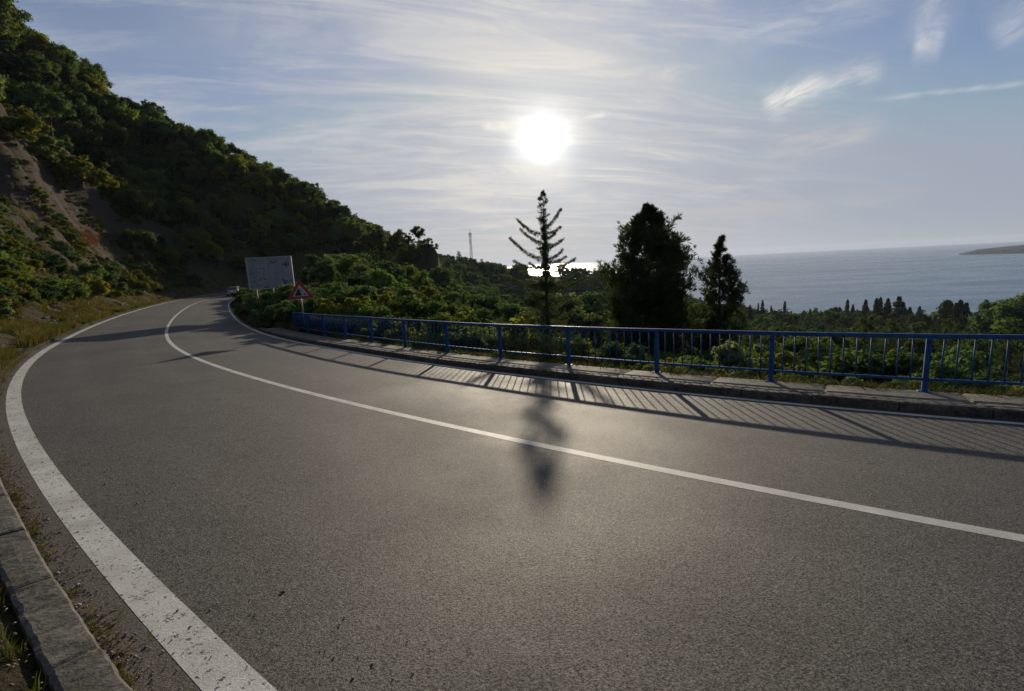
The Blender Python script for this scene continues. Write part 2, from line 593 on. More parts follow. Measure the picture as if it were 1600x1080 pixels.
def terrain(x, y, under=False):
    shp = np.shape(x)
    x = np.asarray(x, float).ravel()
    y = np.asarray(y, float).ravel()
    S, D = road_sd(x, y)
    zr = _interp(np.clip(S, -24, S3[-1] - .1), 2)
    br = _interp(np.clip(S, -24, S3[-1] - .1), 4)
    r = np.hypot(x, y)
    zf = rbf(x, y) + fbm(x / 22, y / 22, 4, 5) * np.clip(r / 25, 0.3, 3.0) * 1.1
    # hill side
    e = -D - 4.0
    edge = zr - br * KERB_L
    vw = 0.7 + 3.6 * (1 - smooth(10, 17, S)) + 0.35 * vnoise(S / 3, S * 0, None, 9)
    cut = np.maximum(e - vw, 0)
    bank = edge + 0.10 + 0.04 * np.clip(e, 0, vw) + cut * 0.55 + 0.75 * np.clip(e - 4.0, 0, 7.5) * smooth(12, 20, S) + fbm(S / 5, cut / 4, 3, 12) * np.clip(cut / 2, 0, 1) * 0.9
    wl = smooth(9, 17, e)
    zl = bank * (1 - wl) + zf * wl
    # sea side
    g = D - WALK_R
    edge2 = zr - br * WALK_R
    shelf = smooth(20, 26, S)
    drop = edge2 + 0.02 - (1 - shelf) * (np.clip(g, 0, 50) * 0.40) + shelf * (0.28 - np.clip(g - 5, 0, 50) * 0.2) + fbm(x / 3, y / 3, 3, 31) * 0.22 * np.clip(g, 0, 1)
    wr = smooth(4, 14, g)
    zrt = drop * (1 - wr) + zf * wr
    z = np.where(D < 0, zl, zrt)
    core = (D > -3.95) & (D < 4.66)
    z = np.where(core, zr - br * D - 0.22, z)
    if under:    # the coarse sheet lies below the finely modelled strips by the road
        inl = smooth(36, 31, e) * (D < 0) * smooth(-26, -20, S) * smooth(130, 124, S)
        inr = smooth(8, 6, g) * (D > 0) * smooth(-26, -20, S) * smooth(130, 124, S)
        nb = np.maximum(inl, inr)
        z = z - nb * np.where(core, 0.3, 0.7)
    return z.reshape(shp)


def T1(x, y):
    return float(terrain(np.array([x]), np.array([y]))[0])


def hit_terrain(px, py, tmin=6, tmax=500):
    d = ray(px, py)
    ts = np.exp(np.linspace(math.log(tmin), math.log(tmax), 500))
    P = d[None] * ts[:, None]
    z = terrain(P[:, 0], P[:, 1])
    i = np.argmax(P[:, 2] < z)
    return P[i, 0], P[i, 1], z[i]


# ------------------------------------------------------------------ materials
def new_mat(name):
    m = bpy.data.materials.new(name)
    m.use_nodes = True
    t = NT(m.node_tree)
    t.n.clear()
    out = t.new('ShaderNodeOutputMaterial')
    return m, t, out


def principled(t, out, colr, rough=0.6, spec=0.5, metal=0.0, normal=None):
    p = t.new('ShaderNodeBsdfPrincipled')
    t.put(p.inputs['Base Color'], colr)
    t.put(p.inputs['Roughness'], rough)
    t.put(p.inputs['Specular IOR Level'], spec)
    t.put(p.inputs['Metallic'], metal)
    if normal is not None:
        t.put(p.inputs['Normal'], normal)
    t.l.new(p.outputs[0], out.inputs[0])
    return p


def simple(name, c, rough=0.6, spec=0.4, metal=0.0, var=0.25, ns=12.0, bump=0.0):
    m, t, o = new_mat(name)
    pos = t.new('ShaderNodeTexCoord').outputs['Object']
    n = t.noise(pos, ns, 5, 0.6)
    f = t.ramp(n, 0.25, 0.75, 1 - var, 1 + var)
    cc = t.vm('SCALE', c, scale=f)
    nb = t.bump(n, bump, 0.01) if bump else None
    principled(t, o, cc, t.ramp(n, .2, .8, rough - .08, rough + .08), spec, metal, nb)
    return m


def asphalt_color(t, pos, wear=None):
    agg = t.voro(pos, 130, out='Color')
    sepc = t.new('ShaderNodeSeparateColor')
    t.put(sepc.inputs[0], agg)
    g = sepc.outputs[0]
    n1 = t.noise(pos, 210, 3, 0.7)
    n2 = t.noise(pos, 0.55, 5, 0.6)
    n3 = t.noise(pos, 5.0, 5, 0.65)
    n4 = t.noise(pos, 85, 3, 0.75)
    v = t.m('ADD', t.ramp(g, 0.0, 1.0, 0.40, 1.60, False), t.ramp(n1, 0.3, 0.7, -0.35, 0.35))
    v = t.m('MULTIPLY', v, t.ramp(n2, 0.3, 0.7, 0.76, 1.18))
    v = t.m('MULTIPLY', v, t.ramp(n3, 0.3, 0.7, 0.9, 1.1))
    v = t.m('MULTIPLY', v, t.ramp(n4, 0.34, 0.50, 0.45, 1.0))
    br = t.m('GREATER_THAN', g, 0.965)
    c = t.mix(t.ramp(n3, .35, .7), (0.080, 0.070, 0.060), (0.074, 0.068, 0.061))
    pit = t.noise(pos, 78, 4, 0.8)
    c = t.vm('SCALE', c, scale=v)
    c = t.vm('SCALE', c, scale=t.ramp(pit, 0.38, 0.56, 0.30, 1.18))
    pit2 = t.noise(pos, 44, 5, 0.85)
    c = t.vm('SCALE', c, scale=t.ramp(pit2, 0.36, 0.60, 0.70, 1.16))
    sp2 = t.new('ShaderNodeSeparateColor')
    t.put(sp2.inputs[0], t.voro(pos, 62, out='Color'))
    c = t.vm('SCALE', c, scale=t.ramp(sp2.outputs[1], 0, 1, 0.72, 1.30, False))
    c = t.mix(t.m('MULTIPLY', br, 0.6), c, (0.20, 0.185, 0.16))
    hgt = t.m('ADD', t.m('MULTIPLY', n4, 0.7), t.m('MULTIPLY', g, 0.5))
    hgt = t.m('ADD', hgt, t.m('MULTIPLY', n1, 0.3))
    hgt = t.m('ADD', hgt, t.m('MULTIPLY', pit, .8))
    # wheel tracks, blotches, sealed cracks
    lat = t.attr('lat')
    tr = t.m('ABSOLUTE', t.m('SUBTRACT', t.m('ABSOLUTE', t.m('SUBTRACT', t.m('ABSOLUTE', lat), 1.78)), 0.78))
    tracks = t.ramp(t.m('ADD', tr, t.m('MULTIPLY', n2, .25)), .12, .5, 1.10, 0.93)
    c = t.vm('SCALE', c, scale=tracks)
    blot = t.noise(t.vm('ADD', pos, (31, 7, 0)), 1.6, 5, .7, 1.0)
    c = t.vm('SCALE', c, scale=t.ramp(blot, .54, .68, 1.0, .74))
    dirt = t.ramp(t.m('ADD', t.m('ABSOLUTE', lat), t.m('MULTIPLY', n3, .3)), 3.45, 3.85, 0, .55)
    c = t.mix(dirt, c, (0.085, 0.066, 0.048))
    ck = t.voro(t.vm('ADD', pos, t.vm('SCALE', (1, 1, 0), scale=t.m('MULTIPLY', n3, .5))), .33, 'DISTANCE_TO_EDGE')
    ckm = t.m('MULTIPLY', t.ramp(ck, .0, .006, 1, 0), t.ramp(t.noise(pos, .4, 2), .52, .58))
    c = t.vm('SCALE', c, scale=t.m('SUBTRACT', 1.0, t.m('MULTIPLY', ckm, .55)))
    return c, hgt, n2, n3, g, t.ramp(t.m('ADD', pit, t.m('MULTIPLY', t.m('SUBTRACT', pit2, .5), .5)), 0.36, 0.62, 0.15, 0.66)


def mat_asphalt():
    m, t, o = new_mat('asphalt')
    pos = t.geo_pos()
    c, hgt, n2, n3, g, spc = asphalt_color(t, pos)
    nb = t.bump(hgt, 0.7, 0.008)
    rough = t.m('ADD', t.ramp(n2, .3, .7, 0.60, 0.72), t.m('MULTIPLY', g, 0.08))
    principled(t, o, c, rough, spc, 0, nb)
    return m


def mat_paint(worn=0.25, big=0.0):
    m, t, o = new_mat('road_paint')
    pos = t.geo_pos()
    c, hgt, n2, n3, g, spc = asphalt_color(t, pos)
    k1 = t.noise(pos, 38, 5, 0.7)
    k2 = t.noise(pos, 9, 3, 0.6)
    k3 = t.voro(pos, 60)
    thr = t.ramp(k2, 0.35, 0.65, 0.28 + worn * 0.45, 0.28 + worn * 0.2)
    mask = t.ramp(t.m('SUBTRACT', k1, thr), -0.015, 0.03)
    spk = t.ramp(t.m('ADD', k3, t.m('MULTIPLY', k2, 0.5)), 0.24, 0.36)
    mask = t.m('MULTIPLY', mask, t.mix(big, (1, 1, 1), spk))
    n5 = t.noise(pos, 3.5, 4, 0.6)
    pc = t.mix(t.ramp(n5, .3, .7), (0.42, 0.405, 0.36), (0.58, 0.565, 0.52))
    pc = t.vm('SCALE', pc, scale=t.ramp(g, 0, 1, 0.86, 1.1, False))
    cc = t.mix(mask, c, pc)
    nb = t.bump(t.m('ADD', hgt, t.m('MULTIPLY', mask, 0.4)), 0.4, 0.008)
    principled(t, o, cc, 0.62, 0.4, 0, nb)
    return m


def mat_concrete(name, c0, c1, joint=0.0, moss=0.3):
    m, t, o = new_mat(name)
    pos = t.geo_pos()
    n1 = t.noise(pos, 1.7, 6, 0.65)
    n2 = t.noise(pos, 28, 5, 0.7)
    n3 = t.noise(pos, 7, 5, 0.7)
    c = t.mix(t.ramp(n1, .3, .7), c0, c1)
    c = t.vm('SCALE', c, scale=t.ramp(n2, .25, .75, 0.55, 1.35))
    c = t.vm('SCALE', c, scale=t.ramp(n3, .33, .55, 0.6, 1.08))
    c = t.mix(t.ramp(t.noise(pos, 3.3, 5, .7), .58, .72, 0, moss), c, (0.045, 0.05, 0.02))
    nb = t.bump(t.m('ADD', n2, n3), 0.6, 0.012)
    principled(t, o, c, 0.85, 0.25, 0, nb)
    return m


def mat_ground():
    m, t, o = new_mat('hill_soil')
    pos = t.geo_pos()
    n1 = t.noise(pos, 0.12, 5, 0.6)
    n2 = t.noise(pos, 1.1, 6, 0.65)
    n3 = t.noise(pos, 9, 6, 0.72)
    n4 = t.noise(pos, 45, 4, 0.7)
    soil = t.mix(t.ramp(n2, .3, .7), (0.046, 0.034, 0.022), (0.088, 0.068, 0.042))
    grass = t.mix(t.ramp(n3, .3, .7), (0.040, 0.048, 0.012), (0.105, 0.092, 0.030))
    c = t.mix(t.ramp(t.m('ADD', n2, t.m('MULTIPLY', n1, 0.4)), .62, .78), soil, grass)
    c = t.vm('SCALE', c, scale=t.ramp(n4, .3, .7, .55, 1.35))
    c = t.vm('SCALE', c, scale=t.ramp(n3, .3, .6, .6, 1.15))
    # bare rock where steep
    nrm = t.new('ShaderNodeNewGeometry').outputs['Normal']
    sp = t.new('ShaderNodeSeparateXYZ')
    t.put(sp.inputs[0], nrm)
    steep = t.ramp(t.m('ADD', sp.outputs[2], t.m('MULTIPLY', t.m('SUBTRACT', n2, .5), .6)), .52, .70, 1, 0)
    far = t.ramp(t.vm('LENGTH', pos), 105, 135)
    steep = t.m('MULTIPLY', steep, t.m('SUBTRACT', 1.0, far))
    c = t.mix(t.m('MULTIPLY', far, .85), c, t.mix(t.ramp(n3, .3, .7), (0.030, 0.040, 0.016), (0.060, 0.070, 0.026)))
    rock = t.mix(t.ramp(n3, .35, .65), (0.038, 0.028, 0.022), (0.112, 0.090, 0.070))
    c = t.mix(steep, c, rock)
    nb = t.bump(t.m('ADD', n3, t.m('MULTIPLY', n4, .5)), 1.0, 0.12)
    principled(t, o, c, 0.95, 0.1, 0, nb)
    return m


def mat_foliage(name, a, b, c2=None, trans=0.5, rough=0.75):
    """a..b leaf colours across leaves and plants; c2 an occasional dry tint"""
    m, t, o = new_mat(name)
    tint = t.attr('tint')
    rnd = t.objrand()
    f = t.m('ADD', t.m('MULTIPLY', tint, 0.6), t.m('MULTIPLY', rnd, 0.4), clamp=True)
    c = t.mix(f, a, b)
    if c2:
        c = t.mix(t.ramp(t.m('FRACT', t.m('ADD', t.m('MULTIPLY', tint, 7.3), t.m('MULTIPLY', rnd, 3.1))), .86, .95), c, c2)
    c = t.vm('SCALE', c, scale=t.ramp(t.m('FRACT', t.m('MULTIPLY', rnd, 13.7)), 0, 1, 1.3, 2.7, False))
    d = t.new('ShaderNodeBsdfPrincipled')
    t.put(d.inputs['Base Color'], c)
    d.inputs['Roughness'].default_value = rough
    d.inputs['Specular IOR Level'].default_value = 0.08
    tr = t.new('ShaderNodeBsdfTranslucent')
    t.put(tr.inputs[0], t.mix(1.0, c, (1.25, 1.3, 0.6), 'MULTIPLY'))
    mx = t.new('ShaderNodeMixShader')
    mx.inputs[0].default_value = trans
    t.l.new(d.outputs[0], mx.inputs[1])
    t.l.new(tr.outputs[0], mx.inputs[2])
    t.l.new(mx.outputs[0], o.inputs[0])
    return m


M = {}
M['asphalt'] = mat_asphalt()
M['paint'] = mat_paint(0.12, 0.0)
M['paint_worn'] = mat_paint(0.33, 0.75)
M['kerb'] = mat_concrete('kerb_stone', (0.12, 0.11, 0.09), (0.065, 0.06, 0.05), moss=.6)
M['walk'] = mat_concrete('pavement_concrete', (0.155, 0.14, 0.115), (0.11, 0.10, 0.082), moss=.35)
M['ground'] = mat_ground()
M['bark'] = simple('bark', (0.055, 0.042, 0.032), 0.9, 0.1, var=.5, ns=9, bump=.6)
M['barkpale'] = simple('pale_bark', (0.15, 0.125, 0.10), 0.9, 0.1, var=.4, ns=9, bump=.5)
M['oak'] = mat_foliage('broad_leaves', (0.026, 0.054, 0.016), (0.058, 0.086, 0.026), (0.10, 0.07, 0.025))
M['olive'] = mat_foliage('grey_green_leaves', (0.045, 0.060, 0.030), (0.075, 0.088, 0.045), None)
M['lime'] = mat_foliage('yellow_green_leaves', (0.055, 0.068, 0.011), (0.095, 0.100, 0.018), (0.14, 0.09, 0.02), trans=.45)
M['dark'] = mat_foliage('dark_leaves', (0.026, 0.046, 0.020), (0.048, 0.074, 0.030), None, trans=.42)
M['pine'] = mat_foliage('pine_needles', (0.022, 0.036, 0.016), (0.042, 0.056, 0.024), None, trans=.3)
M['spruce'] = mat_foliage('fir_needles', (0.026, 0.038, 0.024), (0.048, 0.060, 0.036), None, trans=.3)
M['yellow'] = mat_foliage('yellow_autumn_leaves', (0.11, 0.085, 0.008), (0.19, 0.14, 0.012), None, trans=.4)
M['dry'] = mat_foliage('dry_grass', (0.065, 0.046, 0.020), (0.12, 0.085, 0.036), None, trans=.3)
M['rust'] = mat_foliage('rust_grass', (0.09, 0.038, 0.014), (0.15, 0.065, 0.024), None, trans=.3)
M['grass'] = mat_foliage('grass_blades', (0.025, 0.034, 0.008), (0.055, 0.058, 0.014), (0.08, 0.06, 0.025), trans=.4)
M['verge'] = mat_foliage('verge_grass_blades', (0.014, 0.022, 0.006), (0.032, 0.038, 0.010), (0.07, 0.05, 0.02), trans=.35)
M['blue'] = simple('blue_rail_paint', (0.018, 0.082, 0.25), 0.6, 0.25, var=.35, ns=7)
M['galv'] = simple('galvanised_steel', (0.35, 0.35, 0.34), 0.45, 0.5, .6, var=.2, ns=10)
M['rock'] = mat_concrete('rock', (0.22, 0.19, 0.155), (0.13, 0.105, 0.08), moss=.3)

# ------------------------------------------------------------------ structure: road, lines, kerbs, pavement


def sweep(name, ss, ds, zfun, mat, kind='structure', smooth_=True, attrs=None):
    """sheet over stations ss and offsets ds, z raised over the road plane by zfun(s,d)"""
    Sg, Dg = np.meshgrid(ss, ds, indexing='ij')
    P = road_pt(Sg.ravel(), Dg.ravel())
    P[:, 2] += zfun(Sg.ravel(), Dg.ravel())
    n, k = len(ss), len(ds)
    idx = np.arange(n * k).reshape(n, k)
    F = np.stack([idx[:-1, :-1], idx[:-1, 1:], idx[1:, 1:], idx[1:, :-1]], -1).reshape(-1, 4)
    F = F[:, ::-1]
    me = make_mesh(name, P, F, mat, smooth=smooth_, attrs={'lat': Dg.ravel()})
    o = link(name, me)
    if kind:
        tag(o, kind=kind)
    return o


SR = np.arange(-23, 138, 0.5)
sweep('road', SR, np.array([-3.95, -3.0, -2, -1, 0, 1, 2, 3, 3.70]), lambda s, d: 0 * s, M['asphalt'])


def line(name, s0, s1, d, wd, mat, ds=0.25):
    ss = np.arange(s0, s1, ds)
    nd = 4
    return sweep(name, ss, np.linspace(d - wd / 2, d + wd / 2, nd), lambda s, dd: 0 * s + 0.0015, mat)


line('road_edge_line', -20, 130, -3.515, 0.19, M['paint_worn'])
line('road_centre_line', -20, 130, 0.0, 0.125, M['paint'])
line('road_edge_line', -20, 130, 3.50, 0.10, M['paint'])


def kerb_run(name, s0, s1, ds, stone, d_face, dirn, width, h, mat, gap=0.012, rough=0.006, seed=0):
    """row of kerb stones; dirn -1 hill side, +1 sea side"""
    MV, MF = [], []
    off = 0
    s = s0
    rng = random.Random(seed)
    prof_n = 9
    while s < s1:
        L = stone * rng.uniform(.94, 1.06)
        a, b = s + gap / 2, s + L - gap / 2
        n = max(4, int((b - a) / ds))
        ts = np.linspace(a, b, n)
        tilt = rng.uniform(-.006, .006)
        sh = rng.uniform(-.006, .006)
        # profile (offset outward from face, height)
        pr = [(0.0, -0.06), (0.0, h * .45), (0.004, h * .8), (0.018, h * .97), (0.05, h), (width * .5, h + .002), (width - .03, h), (width - .008, h * .93), (width, -0.06)]
        for i, t in enumerate(ts):
            endf = min(i, n - 1 - i)
            for (o_, z_) in pr:
                MV.append((t, d_face + dirn * (o_ + sh), z_ + tilt * (1 if z_ > 0 else 0) - (0.008 if endf == 0 and z_ > h * .7 else 0)))
        for i in range(n - 1):
            for k in range(prof_n - 1):
                q = off + i * prof_n + k
                MF.append((q, q + 1, q + 1 + prof_n, q + prof_n))
        MF.append(tuple(off + k for k in range(prof_n)))
        MF.append(tuple(off + (n - 1) * prof_n + k for k in reversed(range(prof_n))))
        off += n * prof_n
        s += L
    A = np.array(MV)
    P = road_pt(A[:, 0], A[:, 1])
    nz = fbm(P[:, 0] * 14, P[:, 1] * 14, 4, seed, z=A[:, 2] * 14)
    P[:, 2] += A[:, 2] + nz * rough * (A[:, 2] > 0.02)
    nx = fbm(P[:, 0] * 11 + 40, P[:, 1] * 11, 3, seed + 5, z=P[:, 2] * 11)
    P[:, 0] += nx * rough * .8
    P[:, 1] += nx * rough * .8
    o = link(name, make_mesh(name, P, MF, mat))
    tag(o, kind='structure')
    return o


kerb_run('kerb', -6, 16, 0.02, 0.9, KERB_L, -1, 0.2, 0.12, M['kerb'], gap=.012, rough=.008, seed=3)
kerb_run('kerb', 16.0, 110, 0.08, 0.9, KERB_L, -1, 0.2, 0.10, M['ground'], gap=.003, rough=.03, seed=4)
kerb_run('kerb', -10, 28, 0.06, 1.0, KERB_R, 1, 0.16, 0.125, M['kerb'], gap=.012, rough=.012, seed=5)
# footway slab behind the sea-side kerb, with a joint every two metres
ssw = []
for k in range(22):
    a = -10 + k * 1.75
    ssw += [a + .01, a + .04, a + .6, a + 1.2, a + 1.71, a + 1.74]
ssw = np.array(ssw)
dsw = np.array([3.835, 3.85, 4.0, 4.2, 4.45, 4.64, 4.70, 4.72])


def walk_z(s, d):
    k = ((s + 10) % 1.75)
    jt = ((k < .02) | (k > 1.73)) * -0.02
    z = 0.105 + jt + fbm(s * 1.3, d * 2.5, 3, 8) * .007
    z = np.where(d < 3.84, 0.04, z)
    z = np.where(d > 4.71, -0.25, z)
    return z


sweep('pavement', ssw, dsw, walk_z, M['walk'], smooth_=False)

# ------------------------------------------------------------------ terrain sheets
kk = 7.2
nu = 560
u = np.linspace(-1, 1, nu)
ax = 3200 * np.sinh(kk * u) / math.sinh(kk)
gx, gy = np.meshgrid(ax, ax, indexing='ij')
gz = terrain(gx, gy, under=True)
P = np.stack([gx, gy, gz], -1).reshape(-1, 3)
idx = np.arange(nu * nu).reshape(nu, nu)
Fq = np.stack([idx[:-1, :-1], idx[1:, :-1], idx[1:, 1:], idx[:-1, 1:]], -1).reshape(-1, 4)
tag(link('hillside_terrain', make_mesh('hillside_terrain', P, Fq, M['ground'], smooth=True)), kind='structure')


def strip_sheet(name, ss, ee, sgn):
    Sg, Eg = np.meshgrid(ss, ee, indexing='ij')
    Dg = sgn * Eg
    P = road_pt(Sg.ravel(), Dg.ravel())
    z = terrain(P[:, 0], P[:, 1])
    e = (Eg - ee[0]).ravel()
    emax = ee[-1] - ee[0]
    det = fbm(P[:, 0] / .8, P[:, 1] / .8, 5, 21, .6) * 0.16 + np.abs(fbm(P[:, 0] / 2.2, P[:, 1] / 2.2, 4, 25)) * .35
    if sgn < 0:
        ledge = np.abs(fbm(P[:, 0] / 5.5 + z / 6, P[:, 1] / 5.5, 5, 33, .55, z=z / 2.6)) * 1.9 - .35
        gully = np.abs(fbm(Sg.ravel() / 3.2, e / 16, 4, 37)) * 1.5 - .3
        det = det + (ledge + gully) * smooth(3.5, 8, e)
    z = z + det * np.clip(e / 1.6, 0, 1) + 0.02 - 0.9 * smooth(emax * .85, emax, e)
    P[:, 2] = np.where(e < 0.04, z - .05, z)
    n, k = len(ss), len(ee)
    idx = np.arange(n * k).reshape(n, k)
    F = np.stack([idx[:-1, :-1], idx[:-1, 1:], idx[1:, 1:], idx[1:, :-1]], -1).reshape(-1, 4)
    if sgn > 0:
        F = F[:, ::-1]
    tag(link(name, make_mesh(name, P, F, M['ground'], smooth=True)), kind='structure')


strip_sheet('roadside_bank', np.arange(-18, 122, 0.25), np.concatenate([np.arange(4.0, 8, .12), np.arange(8, 41, .25)]), -1)
strip_sheet('roadside_verge', np.arange(-18, 25.0, 0.25), np.arange(4.71, 12, .25), 1)
strip_sheet('roadside_verge', np.arange(25.0, 122, 0.25), np.arange(3.69, 12, .25), 1)

# ------------------------------------------------------------------ sea and headland
SEA = -90.0
m, t, o = new_mat('sea_water')
pos = t.geo_pos()
wv = t.noise(t.vm('MULTIPLY', pos, (1, 1.6, 1)), 0.11, 5, 0.6)
wv2 = t.noise(t.vm('MULTIPLY', pos, (1.0, 3.0, 1)), 0.0016, 4, 0.6, 1.5)
nb = t.bump(wv, 0.08, 1.0)
principled(t, o, (0.09, 0.16, 0.22), t.ramp(wv2, .35, .65, .24, .34), 0.28, 0, nb)
M['sea'] = m
ang = np.linspace(0, 2 * math.pi, 129)[:-1]
rr = np.array([1, 300, 600, 1000, 2000, 4000, 8000, 14000, 22000])
V = [(r * math.cos(a), r * math.sin(a), SEA) for r in rr for a in ang]
F = []
for i in range(len(rr) - 1):
    for k in range(128):
        F.append((i * 128 + k, (i + 1) * 128 + k, (i + 1) * 128 + (k + 1) % 128, i * 128 + (k + 1) % 128))
F.append(tuple(reversed(range(128))))
F = [tuple(f) for f in F]
tag(link('sea', make_mesh('sea', V, F, M['sea'])), kind='structure')
# a long low headland far out
hv, hf = [], []
na, nc = 70, 9
for i in range(na):
    q = i / (na - 1)
    az = R(43.2 + 26 * q)
    prof = (math.sin(min(q * 9, 1) * math.pi / 2) ** .8) * (38 + 5 * math.sin(q * 17) + 4 * math.sin(q * 41 + 1))
    if i == 0:
        prof = 2
    for j in range(nc):
        t_ = j / (nc - 1) * 2 - 1
        rr_ = 4600 + t_ * 360 * min(1, .25 + q * 6) + 500 * q
        zz = SEA - 3 + (prof + 3) * (1 - t_ * t_) ** .55 + 5 * float(vnoise(np.array([i * .9]), np.array([j * .8]), None, 3)[0]) * (abs(t_) < .95)
        hv.append((rr_ * math.sin(az), rr_ * math.cos(az), zz))
for i in range(na - 1):
    for j in range(nc - 1):
        a = i * nc + j
        hf.append((a, a + 1, a + 1 + nc, a + nc))
M['headland'] = simple('headland_scrub', (0.004, 0.008, 0.014), .95, .1, var=.4, ns=.01)
tag(link('headland', make_mesh('headland', hv, hf, M['headland'])), kind='structure')

# ------------------------------------------------------------------ plant builders
def leaves(C, Nrm, size, rng, elong=1.5, tintf=None):
    """one folded leaf (or small leafy spray) per centre, roughly facing Nrm"""
    n = len(C)
    Nn = Nrm + rng.normal(0, .55, (n, 3))
    Nn /= np.linalg.norm(Nn, axis=1)[:, None] + 1e-9
    A = rng.normal(0, 1, (n, 3))
    U = np.cross(Nn, A)
    U /= np.linalg.norm(U, axis=1)[:, None] + 1e-9
    W = np.cross(Nn, U)
    sz = size * rng.uniform(.6, 1.35, n)[:, None]
    a = C - U * sz * elong * .5
    b = C + W * sz * .5 + Nn * sz * .12
    c = C + U * sz * elong * .5
    d = C - W * sz * .5 + Nn * sz * .12
    V = np.stack([a, b, c, d], 1).reshape(-1, 3)
    F = np.arange(n * 4).reshape(n, 4)
    tint = np.repeat(rng.uniform(0, 1, n) if tintf is None else tintf, 4)
    return V, F, tint


def tube_np(paths, n=5):
    mb = MB()
    for pts, rad in paths:
        mb.tube(pts, rad, n, cap=False)
    return mb


def broadleaf(seed, H, RXY, nleaf, leaf, crown_lo=.28, nblob=46, trunk_r=.14, lean=.0, squash=1.0, multi=1):
    rng = np.random.default_rng(seed)
    zc = H * (1 + crown_lo) / 2
    rz = H * (1 - crown_lo) / 2
    bl = []
    tries = 0
    while len(bl) < nblob and tries < 5000:
        tries += 1
        v = rng.normal(0, 1, 3)
        v /= np.linalg.norm(v)
        if v[2] < -.75:
            continue
        rr_ = rng.uniform(.35, 1.0) ** .6
        k = 1 + .28 * math.sin(3 * math.atan2(v[1], v[0]) + seed) * rng.uniform(.4, 1)
        p = np.array([v[0] * RXY * rr_ * k * .82, v[1] * RXY * rr_ * k * .82, zc + v[2] * rz * rr_ * .86])
        br = RXY * (rng.uniform(.10, .32) if rr_ > .6 else .3)
        if rng.uniform() < .25:
            p = p * np.array([1.18, 1.18, 1.0]) + np.array([0, 0, .08 * H * rng.uniform(-.3, 1)])
            br *= .6
        bl.append((p, br))
    tot = sum(b[1] ** 2 for b in bl)
    Vs, Fs, Ts = [], [], []
    off = 0
    for p, br in bl:
        n = max(8, int(nleaf * br * br / tot))
        v = rng.normal(0, 1, (n, 3))
        v[:, 2] += .25
        v /= np.linalg.norm(v, axis=1)[:, None]
        rad = br * (rng.uniform(.3, 1.05, n) + (rng.uniform(0, 1, n) < .18) * rng.uniform(0, .55, n))[:, None]
        C = p + v * rad * np.array([1, 1, .72 * squash])
        bt = rng.uniform(-.22, .22)
        V, F_, T_ = leaves(C, v + np.array([0, 0, .4]), leaf, rng, tintf=np.clip(rng.uniform(.15, .85, n) + bt, 0, 1))
        Vs.append(V)
        Fs.append(F_ + off)
        Ts.append(T_)
        off += len(V)
    crown = (np.vstack(Vs), np.vstack(Fs), np.concatenate(Ts))
    paths = []
    for mm in range(multi):
        bx, by = (rng.normal(0, .12 * RXY, 2) if multi > 1 else (0, 0))
        tx, ty = bx + rng.normal(0, .1 * RXY) + lean, by + rng.normal(0, .1 * RXY)
        top = np.array([tx, ty, H * .62])
        b0 = np.array([bx, by, -.4])
        mid = (b0 + top) / 2 + np.array([rng.normal(0, .06) * H, rng.normal(0, .06) * H, 0])
        paths.append(([b0, b0 * .6 + mid * .4, mid, top], [trunk_r * 1.25, trunk_r, trunk_r * .8, trunk_r * .35]))
        for p, br in bl[mm::multi][:14]:
            t = rng.uniform(.35, .95)
            st = b0 * (1 - t) + top * t if t > .5 else b0 + (mid - b0) * t * 2
            m_ = (st + p) / 2 + np.array([0, 0, -.08 * H * rng.uniform(0, 1)])
            paths.append(([st, m_, p], [trunk_r * .42, trunk_r * .26, trunk_r * .1]))
    return crown, tube_np(paths)


def needle_tuft(C, D, L, wdt, k, rng, spread=.55):
    """k thin needles from each centre C about direction D"""
    n = len(C)
    Cc = np.repeat(C, k, 0)
    Dd = np.repeat(D, k, 0) + rng.normal(0, spread, (n * k, 3))
    Dd /= np.linalg.norm(Dd, axis=1)[:, None]
    A = rng.normal(0, 1, (n * k, 3))
    W = np.cross(Dd, A)
    W /= np.linalg.norm(W, axis=1)[:, None] + 1e-9
    l = L * rng.uniform(.65, 1.2, n * k)[:, None]
    a = Cc - W * wdt * .3
    b = Cc + W * wdt * .3
    c = Cc + Dd * l * .6 + W * wdt * .5
    d = Cc + Dd * l
    e = Cc + Dd * l * .6 - W * wdt * .5
    V = np.stack([a, c, d, e], 1).reshape(-1, 3)
    return V, np.arange(n * k * 4).reshape(-1, 4), np.repeat(np.repeat(rng.uniform(0, 1, n), k), 4)


